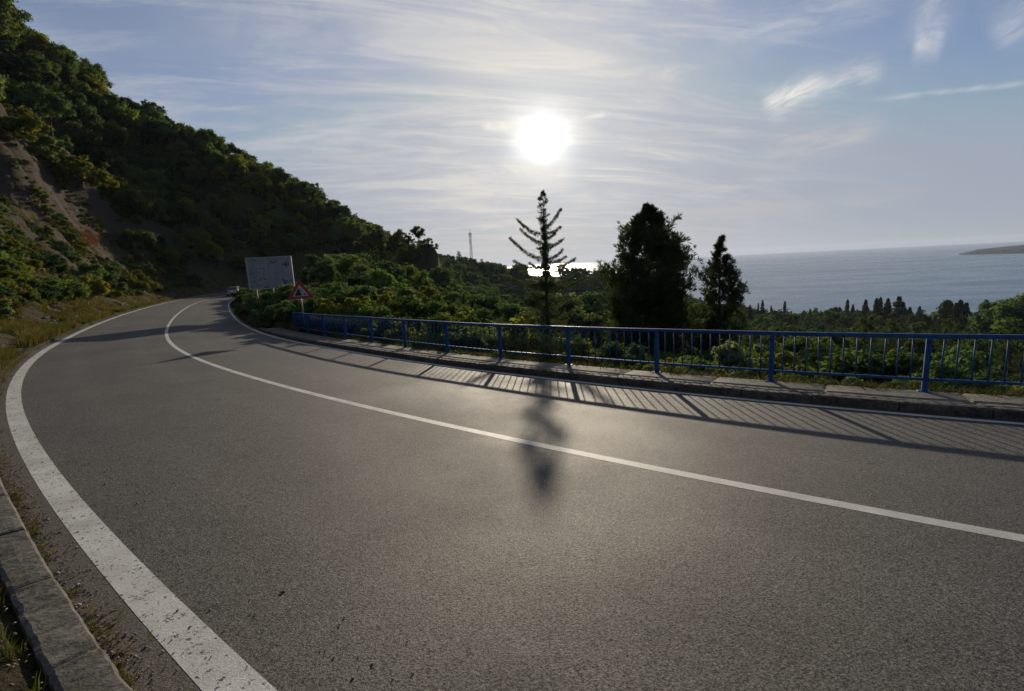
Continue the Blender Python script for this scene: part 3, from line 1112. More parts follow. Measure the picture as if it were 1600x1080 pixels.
def pine(seed, H, RXY, nlimb=70, tufts=24, L=.3, wdt=.03, k=9, lo=.12, shape=None, up=.55, trunk_r=.16):
    """Mediterranean pine: limbs bending upwards, brush-like needle tufts"""
    rng = np.random.default_rng(seed)
    paths = [([(0, 0, -.5), (.05 * RXY, 0, H * .35), (-.04 * RXY, .03, H * .7), (0, 0, H * .97)], [trunk_r * 1.3, trunk_r, trunk_r * .55, .02])]
    Cs, Ds = [], []
    for i in range(nlimb):
        q = (i + rng.uniform(0, 1)) / nlimb
        z0 = H * (lo + (0.97 - lo) * q)
        a = rng.uniform(0, 2 * math.pi)
        prof = (shape(q) if shape else (1 - q) ** .75 + .12)
        if shape is None:
            prof *= 1 + .22 * math.sin(2.3 * a + 6 * q + seed)
        ln = RXY * prof * rng.uniform(.5, 1.05) * (1 + .15 * math.sin(3.1 * a + 11 * q + seed))
        dxy = np.array([math.cos(a), math.sin(a), 0])
        p0 = np.array([0, 0, z0])
        p1 = p0 + dxy * ln * .5 + np.array([0, 0, ln * .08])
        p2 = p0 + dxy * ln * .85 + np.array([0, 0, ln * up * .55])
        up_ = up * (.7 + 1.5 * q * q)
        p2 = p0 + dxy * ln * .85 + np.array([0, 0, ln * up_ * .6])
        up_ = up * rng.uniform(.6, 1.1)
        zt_ = min(ln * up_, max(.1, H * 1.0 - .35 * ln - z0))
        p2 = p0 + dxy * ln * .85 + np.array([0, 0, zt_ * .6])
        p3 = p0 + dxy * ln + np.array([0, 0, zt_])
        r0 = trunk_r * .32 * (1 - q * .6)
        paths.append(([p0, p1, p2, p3], [r0, r0 * .7, r0 * .4, .008]))
        nt = max(5, int(tufts * (.35 + .65 * ln / RXY)))
        tt = rng.uniform(.28, 1.0, nt) ** .75
        P_ = np.where(tt[:, None] < .5, p0 + (p1 - p0) * tt[:, None] * 2, p1 + (p3 - p1) * (tt[:, None] - .5) * 2)
        side = rng.normal(0, 1, (nt, 3)) * np.array([.10, .10, .10]) * ln * (.5 + tt[:, None] * .5)
        P_ = P_ + side
        D_ = dxy * .45 + np.array([0, 0, .9]) + side * .6
        Cs.append(P_)
        Ds.append(D_ / np.linalg.norm(D_, axis=1)[:, None])
    C = np.vstack(Cs)
    D = np.vstack(Ds)
    crown = needle_tuft(C, D, L, wdt, k, rng)
    return crown, tube_np(paths)


def columnar(seed, H, RXY, nleaf, leaf, p=.5, ragged=.12):
    """cypress or dense small conifer"""
    rng = np.random.default_rng(seed)
    q = rng.uniform(0.02, 1, nleaf) ** .85
    a = rng.uniform(0, 2 * math.pi, nleaf)
    rad = RXY * (1 - q) ** p * (q * 6).clip(0, 1) ** .5 * (1 + ragged * np.sin(5 * a + q * 23) + ragged * np.sin(11 * a - q * 37)) * rng.uniform(.55, 1.08, nleaf)
    C = np.stack([rad * np.cos(a), rad * np.sin(a), q * H], 1)
    v = np.stack([np.cos(a), np.sin(a), np.full(nleaf, .8)], 1)
    V, F_, T_ = leaves(C, v, leaf, rng, elong=2.2)
    return (V, F_, T_), tube_np([([(0, 0, -.5), (0, 0, H * .95)], [RXY * .12, .02])])


def tiered(seed, H, RXY, tiers, leaf, dens=60, droop=-.05, top=1.0):
    """fir or cedar with layered boughs"""
    rng = np.random.default_rng(seed)
    paths = [([(0, 0, -.5), (0, 0, H * .98)], [.03 * H * .5, .015])]
    Cs, Ns = [], []
    for i in range(tiers):
        q = (i + rng.uniform(0, .6)) / tiers
        z0 = H * (.1 + .88 * q)
        nb_ = rng.integers(5, 8)
        for b_ in range(nb_):
            a = rng.uniform(0, 2 * math.pi)
            ln = RXY * ((1 - q) ** .8 + .05) * rng.uniform(.65, 1.1)
            d = np.array([math.cos(a), math.sin(a), droop + .22 * q])
            paths.append(([np.array([0, 0, z0]), np.array([0, 0, z0]) + d * ln], [.02 * RXY, .006]))
            n = int(dens * (ln / RXY) + 8)
            tt = rng.uniform(.15, 1, n)
            sd = np.array([-math.sin(a), math.cos(a), 0])
            C = np.array([0, 0, z0]) + d * ln * tt[:, None] + sd * (rng.normal(0, .18, n) * ln * (1.1 - tt))[:, None] + np.array([0, 0, 1]) * rng.normal(0, .02, n)[:, None] * H * .6
            Cs.append(C)
            Ns.append(np.tile(np.array([0, 0, 1.0]), (n, 1)) + d * .4)
    C = np.vstack(Cs)
    V, F_, T_ = leaves(C, np.vstack(Ns), leaf, rng, elong=2.4)
    return (V, F_, T_), tube_np(paths, 4)


def crown_mesh(name, cr, mat):
    return make_mesh(name, cr[0], cr[1], mat, attrs={'tint': cr[2]})


class Kind:
    """crown and trunk meshes shared by every copy of a kind of plant"""
    def __init__(s, name, cr_tr, mat, bark='bark', trunk=True):
        cr, tr = cr_tr
        s.name = name
        s.crown = crown_mesh('crown', cr, M[mat])
        s.trunk = make_mesh('trunk', tr.V, tr.F, M[bark]) if trunk else None
        s.cr = cr
        s.tr = tr
        s.mat = mat
        s.bark = bark

    def joined(s):
        nv = len(s.cr[0])
        V = np.vstack([s.cr[0], np.array(s.tr.V)])
        F = [tuple(f) for f in s.cr[1].tolist()] + [tuple(i + nv for i in f) for f in s.tr.F]
        mi = [0] * len(s.cr[1]) + [1] * len(s.tr.F)
        return make_mesh(s.name, V, F, [M[s.mat], M[s.bark]], attrs={'tint': np.r_[s.cr[2], np.zeros(len(s.tr.V))]}, mat_idx=mi)

    def place(s, name, x, y, z, sc, rz, label, cat, group=None, szf=1.0, tilt=(0, 0)):
        if s.trunk is None:
            o = link(name, s.crown, None, (x, y, z))
            top = o
        else:
            top = empty(name, (x, y, z))
            c = link('crown', s.crown, top)
            t_ = link('trunk', s.trunk, top)
        top.scale = (sc, sc, sc * szf)
        top.rotation_euler = (tilt[0], tilt[1], rz)
        tag(top, label, cat, group)
        return top


rnd = random.Random(11)


def project(x, y, z):
    P_ = np.array([x, y, z])
    dz = float(P_ @ FWD)
    return 800 + F_PX * float(P_ @ XA) / dz, 540 - F_PX * float(P_ @ YA) / dz


def where_hill(x, y, z):
    u_, v_ = project(x, y, z)
    sky_y = np.interp(u_, [0, 80, 235, 380, 540, 650, 800, 930], [20, 95, 180, 265, 335, 390, 428, 437])
    h_ = v_ - sky_y
    v_s = 'on the hill skyline' if h_ < 45 else ('midway up the hillside' if h_ < 110 else 'low on the hillside')
    h_s = ('by the left edge' if u_ < 90 else 'above the grassy bank' if u_ < 170 else 'above the bare scar' if u_ < 250 else 'above the long bend' if u_ < 330 else 'above the car' if u_ < 385 else
           'straight above the billboard' if u_ < 460 else 'just right of the billboard' if u_ < 530 else 'between billboard and mast' if u_ < 700 else 'between mast and fir')
    return v_s + ' ' + h_s


def where_low(x, y, z):
    u_, v_ = project(x, y, z)
    posts = [474, 504, 540, 580, 634, 700, 785, 895, 1031, 1210, 1450]
    k = sum(u_ > p for p in posts)
    nm = ['', 'first', 'second', 'third', 'fourth', 'fifth', 'sixth', 'seventh', 'eighth', 'ninth', 'tenth', 'last']
    if k == 0:
        return 'left of the warning sign'
    if k >= 11:
        return 'right of the last railing post'
    return 'behind the %s railing bay from the sign' % nm[k]


def size_word(q, lo, hi):
    return 'small ' if q < lo else ('large ' if q > hi else '')


K = {}
K['oakA'] = Kind('broadleaf_tree', broadleaf(1, 7.0, 3.1, 6500, .20), 'oak')
K['oakB'] = Kind('broadleaf_tree', broadleaf(2, 6.0, 3.0, 6000, .19, crown_lo=.15, nblob=42, multi=2), 'olive')
K['oakC'] = Kind('broadleaf_tree', broadleaf(3, 8.0, 3.0, 6500, .21, nblob=54), 'dark')
K['limeA'] = Kind('broadleaf_tree', broadleaf(4, 5.0, 2.6, 6000, .17, crown_lo=.12, nblob=44, multi=3, trunk_r=.08), 'lime')
K['farA'] = Kind('broadleaf_tree', broadleaf(5, 7.0, 3.4, 1500, .42, nblob=38), 'oak')
K['farB'] = Kind('broadleaf_tree', broadleaf(6, 7.5, 3.4, 1500, .42, nblob=22, crown_lo=.15), 'dark')
K['farC'] = Kind('broadleaf_tree', broadleaf(7, 6.0, 3.2, 1400, .40, nblob=30, crown_lo=.2), 'olive')
K['farL'] = Kind('broadleaf_tree', broadleaf(17, 5.5, 3.4, 1500, .36, nblob=26, crown_lo=.05), 'lime')
K['farP'] = Kind('pine_tree', pine(8, 9.0, 3.2, nlimb=46, tufts=9, L=.55, wdt=.12, k=7, trunk_r=.16), 'pine')
K['pineB'] = Kind('pine_tree', pine(9, 8.0, 3.0, nlimb=60, tufts=18, L=.36, wdt=.05, k=8), 'pine')
K['bushA'] = Kind('bush', broadleaf(20, 2.0, 1.3, 5200, .085, crown_lo=.0, nblob=26, multi=4, trunk_r=.025), 'oak', trunk=False)
K['bushB'] = Kind('bush', broadleaf(21, 1.7, 1.2, 4800, .08, crown_lo=.0, nblob=22, multi=4, trunk_r=.025), 'lime', trunk=False)
K['bushC'] = Kind('bush', broadleaf(22, 2.1, 1.2, 5200, .085, crown_lo=.0, nblob=24, multi=4, trunk_r=.025), 'olive', trunk=False)
K['bushD'] = Kind('bush', broadleaf(23, 1.8, 1.25, 4800, .085, crown_lo=.0, nblob=22, multi=4, trunk_r=.025), 'dark', trunk=False)
K['bushY'] = Kind('bush', broadleaf(24, 1.8, 1.1, 3000, .10, crown_lo=.1, nblob=20, multi=4, trunk_r=.03), 'yellow', trunk=False)
K['bushX'] = Kind('bush', broadleaf(25, 1.6, 1.2, 3600, .07, crown_lo=.0, nblob=22, multi=4, trunk_r=.025), 'dry', trunk=False)
K['cyp'] = Kind('cypress_tree', columnar(30, 9.0, 1.0, 1500, .34, p=.45), 'dark')
K['con'] = Kind('conifer_tree', columnar(31, 9.0, 2.3, 2200, .42, p=.8, ragged=.2), 'spruce')
K['dome'] = Kind('conifer_tree', columnar(32, 9.0, 3.0, 2600, .45, p=.4, ragged=.15), 'dark')
K['fir'] = Kind('fir_tree', tiered(33, 11.0, 3.4, 15, .42, dens=34), 'spruce')
NEARK = {k: K[k] for k in ('oakA', 'oakB', 'oakC', 'limeA')}

# ------------------------------------------------------------------ wooded hillside: single trees near, one wood beyond
pts_stuff = []      # x, y, z, scale, rz, kind index
STUFF_K = ['farA', 'farB', 'farC', 'farP', 'farL']
cand = []
rg = np.random.default_rng(77)
# hillside (left of the road) and the spur behind the bend
for gx_ in np.arange(-330, 60, 4.3):
    for gy_ in np.arange(-10, 400, 4.3):
        x = gx_ + rg.uniform(-1.9, 1.9)
        y = gy_ + rg.uniform(-1.9, 1.9)
        cand.append((x, y))
cand = np.array(cand)
az_ = np.degrees(np.arctan2(cand[:, 0], cand[:, 1]))
r_ = np.hypot(cand[:, 0], cand[:, 1])
S_, D_ = road_sd(cand[:, 0], cand[:, 1])
ok = (az_ > -62) & (az_ < 6) & (r_ > 14) & (r_ < 420)
left = ok & (D_ < -9.0 + 2.0 * vnoise(cand[:, 0] / 6, cand[:, 1] / 6)) & (az_ < 2)
bare = (S_ < 47) & (D_ > -13.5) & (D_ < 0)      # the open grassy cut at the near left
left &= ~bare
rgt = ok & (D_ > 13) & (az_ < 6) & (r_ > 34)
sel = left | rgt
keep = rg.uniform(0, 1, len(cand)) < np.where(r_ < 200, .97, np.where(r_ < 260, .85, .7))
sel &= keep
C1 = cand[sel]
L1 = left[sel]
SCAR = [(-400, 150), (0, 196), (60, 246), (125, 262), (175, 305), (225, 345), (262, 420), (262, 480), (0, 640), (-400, 640)]


def in_poly(px_, py_, poly):
    c_ = False
    for a_, b_ in zip(poly, poly[1:] + poly[:1]):
        if (a_[1] > py_) != (b_[1] > py_) and px_ < (b_[0] - a_[0]) * (py_ - a_[1]) / (b_[1] - a_[1]) + a_[0]:
            c_ = not c_
    return c_


def on_scar(x, y, z):
    u_, v_ = project(x, y, z)
    return math.hypot(x, y) < 120 and in_poly(u_, v_, SCAR)


# valley to the right
cand2 = []
for gx_ in np.arange(-20, 420, 5.0):
    for gy_ in np.arange(10, 420, 5.0):
        cand2.append((gx_ + rg.uniform(-2.2, 2.2), gy_ + rg.uniform(-2.2, 2.2)))
cand2 = np.array(cand2)
az2 = np.degrees(np.arctan2(cand2[:, 0], cand2[:, 1]))
r2 = np.hypot(cand2[:, 0], cand2[:, 1])
S2, D2 = road_sd(cand2[:, 0], cand2[:, 1])
sel2 = (az2 >= 6) & (az2 < 56) & (r2 > 42) & (r2 < 410) & ((D2 > 20) | (r2 > 140)) & (rg.uniform(0, 1, len(cand2)) < np.where(r2 < 150, .9, .8))
# an open scrubby patch low on the right, seen between the balusters
sel2 &= ~((r2 < 75) & (az2 > 18) & (rg.uniform(0, 1, len(cand2)) < .75))
C2 = cand2[sel2]
allc = np.vstack([C1, C2])
isL = np.r_[L1, np.zeros(len(C2), bool)]
zz = terrain(allc[:, 0], allc[:, 1])
rr3 = np.hypot(allc[:, 0], allc[:, 1])
order = np.argsort(rr3)
nL = nR = 0
for i in order:
    x, y, z = allc[i, 0], allc[i, 1], zz[i]
    r = rr3[i]
    if z < SEA + 1 or (isL[i] and on_scar(x, y, z + 1.2)):
        continue
    u0_ = project(x, y, z + 3)[0]
    if u0_ < -110 or u0_ > 1720:
        continue
    n_ = float(vnoise(np.array([x / 18]), np.array([y / 18]), None, 41)[0])
    if isL[i] and nL < 225:
        nL += 1
        Sd, Dd = road_sd([x], [y])
        dd = -Dd[0]
        if dd < 22 and n_ > -.35:
            k, sc = rnd.choice(['limeA', 'limeA', 'oakA', 'oakB']), rnd.uniform(.7, 1.05)
        elif n_ > .25:
            k, sc = rnd.choice(['limeA', 'oakA', 'oakA']), rnd.uniform(.95, 1.3)
        elif n_ < -.3:
            k, sc = rnd.choice(['oakC', 'oakC', 'oakB']), rnd.uniform(.85, 1.15)
        else:
            k, sc = rnd.choice(['oakA', 'oakB', 'oakC', 'oakA']), rnd.uniform(.85, 1.2)
        what = {'limeA': 'yellow-green bushy tree', 'oakA': 'mid green broadleaf tree', 'oakB': 'grey-green broadleaf tree', 'oakC': 'dark green broadleaf tree'}[k]
        wh_ = where_hill(x, y, z + 3)
        K[k].place('broadleaf_tree', x, y, z - .3, sc, rnd.uniform(0, 6.28), size_word(sc, .9, 1.1) + what + ' ' + wh_, 'tree', what + 's ' + wh_, szf=rnd.uniform(.85, 1.15))
    elif (not isL[i]) and nR < 115:
        nR += 1
        k = rnd.choice(['oakC', 'oakC', 'oakB', 'oakA', 'pineB']) if n_ < .3 else rnd.choice(['oakA', 'oakB', 'limeA'])
        sc = rnd.uniform(.65, 1.0)
        if rr3[i] < 60:
            sc *= .8
        what = {'limeA': 'yellow-green bushy tree', 'oakA': 'mid green broadleaf tree', 'oakB': 'grey-green broadleaf tree', 'oakC': 'dark broadleaf tree', 'pineB': 'small dark pine'}[k]
        wh_ = 'in the wood ' + where_low(x, y, z + 3)
        K[k].place('pine_tree' if k == 'pineB' else 'broadleaf_tree', x, y, z - .3, sc, rnd.uniform(0, 6.28), ('' if k == 'pineB' else size_word(sc, .74, .9)) + what + ' ' + wh_, 'tree', what + 's ' + wh_, szf=rnd.uniform(.85, 1.15))
    else:
        kk_ = rnd.choice([0, 0, 1, 1, 2, 3] if n_ < .2 else [0, 0, 2, 2, 1])
        if not isL[i] and x > 30:
            kk_ = rnd.choice([0, 1, 1, 1, 3, 3])
        pts_stuff.append((x, y, z - .4, rnd.uniform(.8, 1.25) * (1 if isL[i] else .9), rnd.uniform(0, 6.28), kk_))


# undergrowth between the trees
ug = np.stack(np.meshgrid(np.arange(-200, 230, 2.4), np.arange(4, 240, 2.4), indexing='ij'), -1).reshape(-1, 2)
ug = ug + rg.uniform(-1.3, 1.3, ug.shape)
ua = np.degrees(np.arctan2(ug[:, 0], ug[:, 1]))
ur = np.hypot(ug[:, 0], ug[:, 1])
us, ud = road_sd(ug[:, 0], ug[:, 1])
uk = (ua > -62) & (ua < 54) & (ur < 210) & (((ud < -11.5)) | ((ud > 17) & (ur > 30)))
ug, ur, ud = ug[uk], ur[uk], ud[uk]
uz = terrain(ug[:, 0], ug[:, 1])
for (x, y), z, d_ in zip(ug, uz, ud):
    if d_ < 0 and on_scar(x, y, z + .5):
        continue
    n_ = float(vnoise(np.array([x / 14]), np.array([y / 14]), None, 43)[0])
    kk_ = rnd.choice([0, 2, 4] if n_ > -.1 else [0, 1, 2])
    pts_stuff.append((x, y, z - .5, rnd.uniform(.30, .55), rnd.uniform(0, 6.28), kk_))


def scatter(name, pts, meshes, label, cat):
    """uncountable plants: one object whose points carry instances"""
    src = bpy.data.collections.new(name + '_kinds')
    for i, me in enumerate(meshes):
        ob = bpy.data.objects.new('kind_%02d' % i, me)
        src.objects.link(ob)
    A = np.array(pts, dtype=np.float32)
    me = bpy.data.meshes.new(name)
    me.vertices.add(len(A))
    me.vertices.foreach_set('co', A[:, :3].ravel())
    for nm, c in (('sc', 3), ('rz', 4)):
        at = me.attributes.new(nm, 'FLOAT', 'POINT')
        at.data.foreach_set('value', A[:, c].copy())
    at = me.attributes.new('kd', 'INT', 'POINT')
    at.data.foreach_set('value', A[:, 5].astype(np.int32).copy())
    o = link(name, me)
    g = bpy.data.node_groups.new(name + '_scatter', 'GeometryNodeTree')
    g.interface.new_socket('Geometry', in_out='INPUT', socket_type='NodeSocketGeometry')
    g.interface.new_socket('Geometry', in_out='OUTPUT', socket_type='NodeSocketGeometry')
    gi = g.nodes.new('NodeGroupInput')
    go = g.nodes.new('NodeGroupOutput')
    ci = g.nodes.new('GeometryNodeCollectionInfo')
    ci.inputs['Collection'].default_value = src
    ci.inputs['Separate Children'].default_value = True
    ci.inputs['Reset Children'].default_value = True
    ip = g.nodes.new('GeometryNodeInstanceOnPoints')
    ip.inputs['Pick Instance'].default_value = True

    def named(nm, typ):
        n = g.nodes.new('GeometryNodeInputNamedAttribute')
        n.data_type = typ
        n.inputs['Name'].default_value = nm
        return n.outputs['Attribute']
    cx = g.nodes.new('ShaderNodeCombineXYZ')
    g.links.new(named('rz', 'FLOAT'), cx.inputs[2])
    g.links.new(gi.outputs[0], ip.inputs['Points'])
    g.links.new(ci.outputs[0], ip.inputs['Instance'])
    g.links.new(named('kd', 'INT'), ip.inputs['Instance Index'])
    e2r = g.nodes.new('FunctionNodeEulerToRotation')
    g.links.new(cx.outputs[0], e2r.inputs[0])
    g.links.new(e2r.outputs[0], ip.inputs['Rotation'])
    g.links.new(named('sc', 'FLOAT'), ip.inputs['Scale'])
    g.links.new(ip.outputs[0], go.inputs[0])
    md = o.modifiers.new('scatter', 'NODES')
    md.node_group = g
    tag(o, label, cat, kind='stuff')
    return o


scatter('distant_wood', pts_stuff, [K[k].joined() for k in STUFF_K], 'dense distant wood covering the hillside, spur and valley down to the sea', 'wood')
print('trees', nL, nR, 'stuff', len(pts_stuff))

def where_bank(x, y, z):
    u_, v_ = project(x, y, z)
    for lim, t_ in ((45, 'at the left edge'), (95, 'above the grassy slope'), (130, 'left of the yellow shrub'), (165, 'around the yellow shrub'), (200, 'at the bare scar'), (240, 'just beyond the bare scar'),
                    (280, 'along the far straight'), (320, 'short of the car'), (360, 'beside the car'), (2000, 'beyond the car')):
        if u_ < lim:
            return t_


# bushes along the foot of the hillside and on the cut
nb_ = 0
rb = random.Random(5)
BUSHL = {'bushA': 'mid green bush on the bank between road and hillside wood', 'bushB': 'yellow-green bush on the bank between road and hillside wood',
         'bushC': 'grey-green bush on the bank between road and hillside wood', 'bushD': 'dark green bush on the bank between road and hillside wood'}
for s0 in np.arange(14, 100, 1.35):
    for row in range(3 if s0 < 34 else 2):
        dd = (rb.uniform(7.0, 14.5) if s0 < 44 else rb.uniform(6.4, 10.5))
        if s0 < 44 and rb.random() < (.55 if dd < 12.5 else .2):
            continue
        if s0 >= 44 and rb.random() < .12:
            continue
        s1 = s0 + rb.uniform(-.6, .6)
        p = road_pt(s1, -dd)
        x, y = float(p[0]), float(p[1])
        z = T1(x, y)
        if on_scar(x, y, z) and rb.random() < .3:
            continue
        k = rb.choice(['bushA', 'bushB', 'bushB', 'bushC', 'bushD'])
        sc = rb.uniform(.45, 1.0) if s0 < 44 else rb.uniform(.7, 1.35)
        what = BUSHL[k].split(' on ')[0]
        wh_ = 'on the cut bank ' + where_bank(x, y, z)
        K[k].place('bush', x, y, z - .15, sc, rb.uniform(0, 6.28), size_word(sc, .8, 1.1) + what + ' ' + wh_, 'bush', what.replace('bush', 'bushes') + ' ' + wh_, szf=rb.uniform(.7, 1.15))
        nb_ += 1
print('bank bushes', nb_)

# bushes and scrub just beyond the railing
BUSHR = {'bushA': 'mid green bush', 'bushB': 'yellow-green bush', 'bushC': 'grey-green bush', 'bushD': 'dark green bush'}
nb_ = 0
scrub = []
SK = ['bushA', 'bushB', 'bushC', 'bushD']
for s0 in np.arange(-7, 27, .95):
    for row in range(11):
        dd = 6.0 + row * 1.7 + rb.uniform(-.8, .8)
        s1 = s0 + rb.uniform(-.5, .5)
        p = road_pt(s1, dd)
        x, y = float(p[0]), float(p[1])
        if s1 > 18 and row > 5:
            continue
        if rb.random() < (.12 if s1 > 12 else .25):
            continue
        z = T1(x, y)
        if 12.5 < s1:
            k = rb.choice(['bushA', 'bushB', 'bushB', 'bushA'])
            sc = rb.uniform(.8, 1.25) * (1.0 if row > 0 else .75)
        else:
            k = rb.choice(['bushA', 'bushC', 'bushD', 'bushB'])
            sc = rb.uniform(.45, .95) * (.65 if row == 0 else 1)
        if dd - sc * 1.55 < 4.95:
            sc = max(.3, (dd - 4.95) / 1.55)
        if row < 4 and s1 > -3:
            wh_ = 'just ' + where_low(x, y, z + .5)
            K[k].place('bush', x, y, z - .15, sc, rb.uniform(0, 6.28), size_word(sc, .6, 1.0) + BUSHR[k] + ' ' + wh_, 'bush', BUSHR[k] + 'es ' + wh_, szf=rb.uniform(.8, 1.2))
            nb_ += 1
        else:
            scrub.append((x, y, z - .15, sc, rb.uniform(0, 6.28), SK.index(k)))
print('right bushes', nb_)
# scrub on the inner side of the bend, between railing end and billboard
nb_ = 0
BUSHM = {'bushA': 'mid green bush on the inside of the bend near the billboard', 'bushD': 'dark bush on the inside of the bend near the billboard', 'bushC': 'grey-green bush on the inside of the bend near the billboard'}
for s0 in np.arange(26.5, 100, 1.35):
    for row in range(5 if s0 < 60 else 3):
        dd = 5.3 + row * 1.6 + rb.uniform(-.6, .6)
        s1 = s0 + rb.uniform(-.6, .6)
        p = road_pt(s1, dd)
        x, y = float(p[0]), float(p[1])
        k = rb.choice(['bushA', 'bushD', 'bushD', 'bushC'])
        sc = rb.uniform(.6, .95) * (.75 if row == 0 else 1.1)
        if row < 3 and s0 < 66:
            what = BUSHM[k].split(' on ')[0]
            u_, v_ = project(x, y, T1(x, y) + .5)
            wh_ = 'inside the bend ' + ('left of the billboard' if u_ < 385 else 'below the billboard' if u_ < 425 else 'between billboard and sign' if u_ < 455 else 'right of the warning sign')
            K[k].place('bush', x, y, T1(x, y) - .15, sc, rb.uniform(0, 6.28), size_word(sc, .62, .8) + what + ' ' + wh_, 'bush', what.replace('bush', 'bushes') + ' ' + wh_, szf=rb.uniform(.8, 1.2))
            nb_ += 1
        else:
            scrub.append((x, y, T1(x, y) - .15, sc * 1.15, rb.uniform(0, 6.28), SK.index(k)))
print('bend bushes', nb_)
scatter('scrub', scrub, [K[k].crown for k in SK], 'low tangled scrub on the slope beyond the railing and bend', 'scrub')

# plants that stand out on the near bank
x, y, z = hit_terrain(36, 428)
K['bushB'].place('bush', x, y, z - .1, 1.15, .4, 'bright yellow-green shrub low on the grassy bank at the left edge', 'bush')
for i, (q, sc, k, lab) in enumerate([((112, 292), 1.5, 'bushB', 'yellow-green shrub on the upper lip of the scar, leftmost of its row'), ((140, 300), 1.7, 'bushB', 'big yellow-green shrub in the middle of the row on the lip of the scar'), ((170, 318), 1.6, 'bushB', 'yellow-green shrub where the lip of the scar turns downhill'),
        ((205, 350), 1.5, 'bushA', 'green shrub right of the row on the lip of the scar'), ((30, 232), 1.8, 'bushB', 'large yellow-green shrub high at the left edge above the scar'), ((66, 262), 1.3, 'bushC', 'grey-green shrub high above the scar near the left edge'),
        ((222, 405), 1.5, 'bushA', 'green shrub at the right end of the scar above the stone chute'), ((8, 440), 1.0, 'bushD', 'dark shrub cut by the left edge of the photo'), ((95, 432), .7, 'bushD', 'small dark shrub between the bright shrub and the yellow one')]):
    x, y, z = hit_terrain(*q)
    if math.hypot(x, y) < 200:
        K[k].place('bush', x, y, z - .1, sc * max(.8, math.hypot(x, y) / 55), i * 1.1, lab, 'bush')
x, y, z = hit_terrain(152, 468)
K['bushY'].place('bush', x, y, z - .1, .95, 1.4, 'yellow autumn shrub on the bank above the bend', 'bush')

# ------------------------------------------------------------------ single trees against the sky
def px_tree(kind, name, tip, base_y, r, label, cat, rz=0.0, Hk=9.0, wsc=1.0, group=None):
    """stand a tree at distance r on the bearing of its tip; its height follows from the tip"""
    az, el = azel(*tip)
    x, y = r * math.sin(az), r * math.cos(az)
    zt = r * math.tan(el)
    z = T1(x, y)
    h = max(zt - z, 3.0)
    sc = h / Hk
    top = K[kind].place(name, x, y, z - .2, sc, rz, label, cat, group)
    top.scale = (sc * wsc, sc * wsc, sc * 1.02)
    return top


# the young fir standing straight under the sun
FD = 28.5
faz, fel = azel(847.5, 299)
fx, fy = FD * math.sin(faz), FD * math.cos(faz)
fz = T1(fx, fy)
ztop = FD * math.tan(fel)
frng = np.random.default_rng(3)
UR = np.array([math.cos(faz), -math.sin(faz), 0])       # to the right as seen from the road
UF = np.array([math.sin(faz), math.cos(faz), 0])
pxm = 0.0289 * FD / 21.5


def fz_of(py):
    az, el = azel(851, py)
    return FD * math.tan(el) - fz


paths = []
Cs, Ds, Ls = [], [], []
Htop = ztop - fz


def bough(z0, tipx, z1, depth, r0, dens=34, tl=.11, sag=.35):
    p0 = np.array([0, 0, z0])
    p3 = UR * tipx + UF * depth + np.array([0, 0, z1])
    d = p3 - p0
    pts = []
    for t in (0, .25, .5, .75, 1):
        p = p0 + d * t
        p = p + np.array([0, 0, -sag * abs(np.linalg.norm(d[:2])) * math.sin(math.pi * t) * .38])
        pts.append(p)
    paths.append((pts, [r0, r0 * .8, r0 * .6, r0 * .4, .004]))
    n = int(dens * max(.4, np.linalg.norm(d)))
    t = frng.uniform(.12, 1.0, n)
    ii = np.clip((t * 4).astype(int), 0, 3)
    ff = t * 4 - ii
    Pp = np.array(pts)
    C = Pp[ii] * (1 - ff[:, None]) + Pp[ii + 1] * ff[:, None]
    hx_ = np.array([-d[1], d[0], 0]) / (np.hypot(d[0], d[1]) + 1e-6)
    wdt_ = min(.3, .3 * np.linalg.norm(d)) * (1.15 - t)
    so = frng.uniform(-1, 1, n) * wdt_
    dr = -frng.uniform(0, 1, n) ** 1.6 * wdt_ * .75
    hang = hx_ * so[:, None] + frng.normal(0, .018, (n, 3)) + np.array([0, 0, 1]) * dr[:, None]
    Cs.append(C + hang)
    dn = d / np.linalg.norm(d)
    Ds.append(dn * .6 + frng.normal(0, .5, (n, 3)) + np.array([0, 0, -.15]))


ZP = lambda zy: fz_of(280 + zy / 6.35)
XP = lambda zx, zy: (zx - (430 + (zy - 110) * .03)) / 6.35 * pxm
for (tx, ty, ay) in [(185, 385, 545), (215, 480, 625), (110, 560, 790), (140, 790, 850), (255, 935, 955), (605, 305, 490), (600, 480, 520), (550, 540, 580), (630, 600, 640),
                     (625, 705, 790), (655, 775, 800), (750, 800, 850), (775, 950, 1010), (830, 1000, 1040), (375, 680, 660), (520, 670, 690), (120, 960, 1020), (300, 820, 870), (590, 900, 930)]:
    bough(ZP(ay), XP(tx, ty), ZP(ty), frng.uniform(-.35, .35), .014, 120)
for i in range(50):                                     # boughs towards and away from the road
    zy = frng.uniform(490, 1080)
    g = (zy - 420) / 620
    bough(ZP(zy), frng.uniform(-.55, .55) * g, ZP(zy) + frng.uniform(.0, .35), frng.choice([-1, 1]) * frng.uniform(.35, 1.15) * (.35 + g * .8), .018, 60)
for i in range(34):                                     # short twiggy growth close to the stem
    zy = frng.uniform(470, 1000)
    ln = frng.uniform(.08, .38) * (.6 + .5 * (zy - 470) / 530)
    a = frng.uniform(0, 2 * math.pi)
    bough(ZP(zy), ln * math.cos(a), ZP(zy) + frng.uniform(.0, .15), ln * math.sin(a), .006, 40, sag=.1)
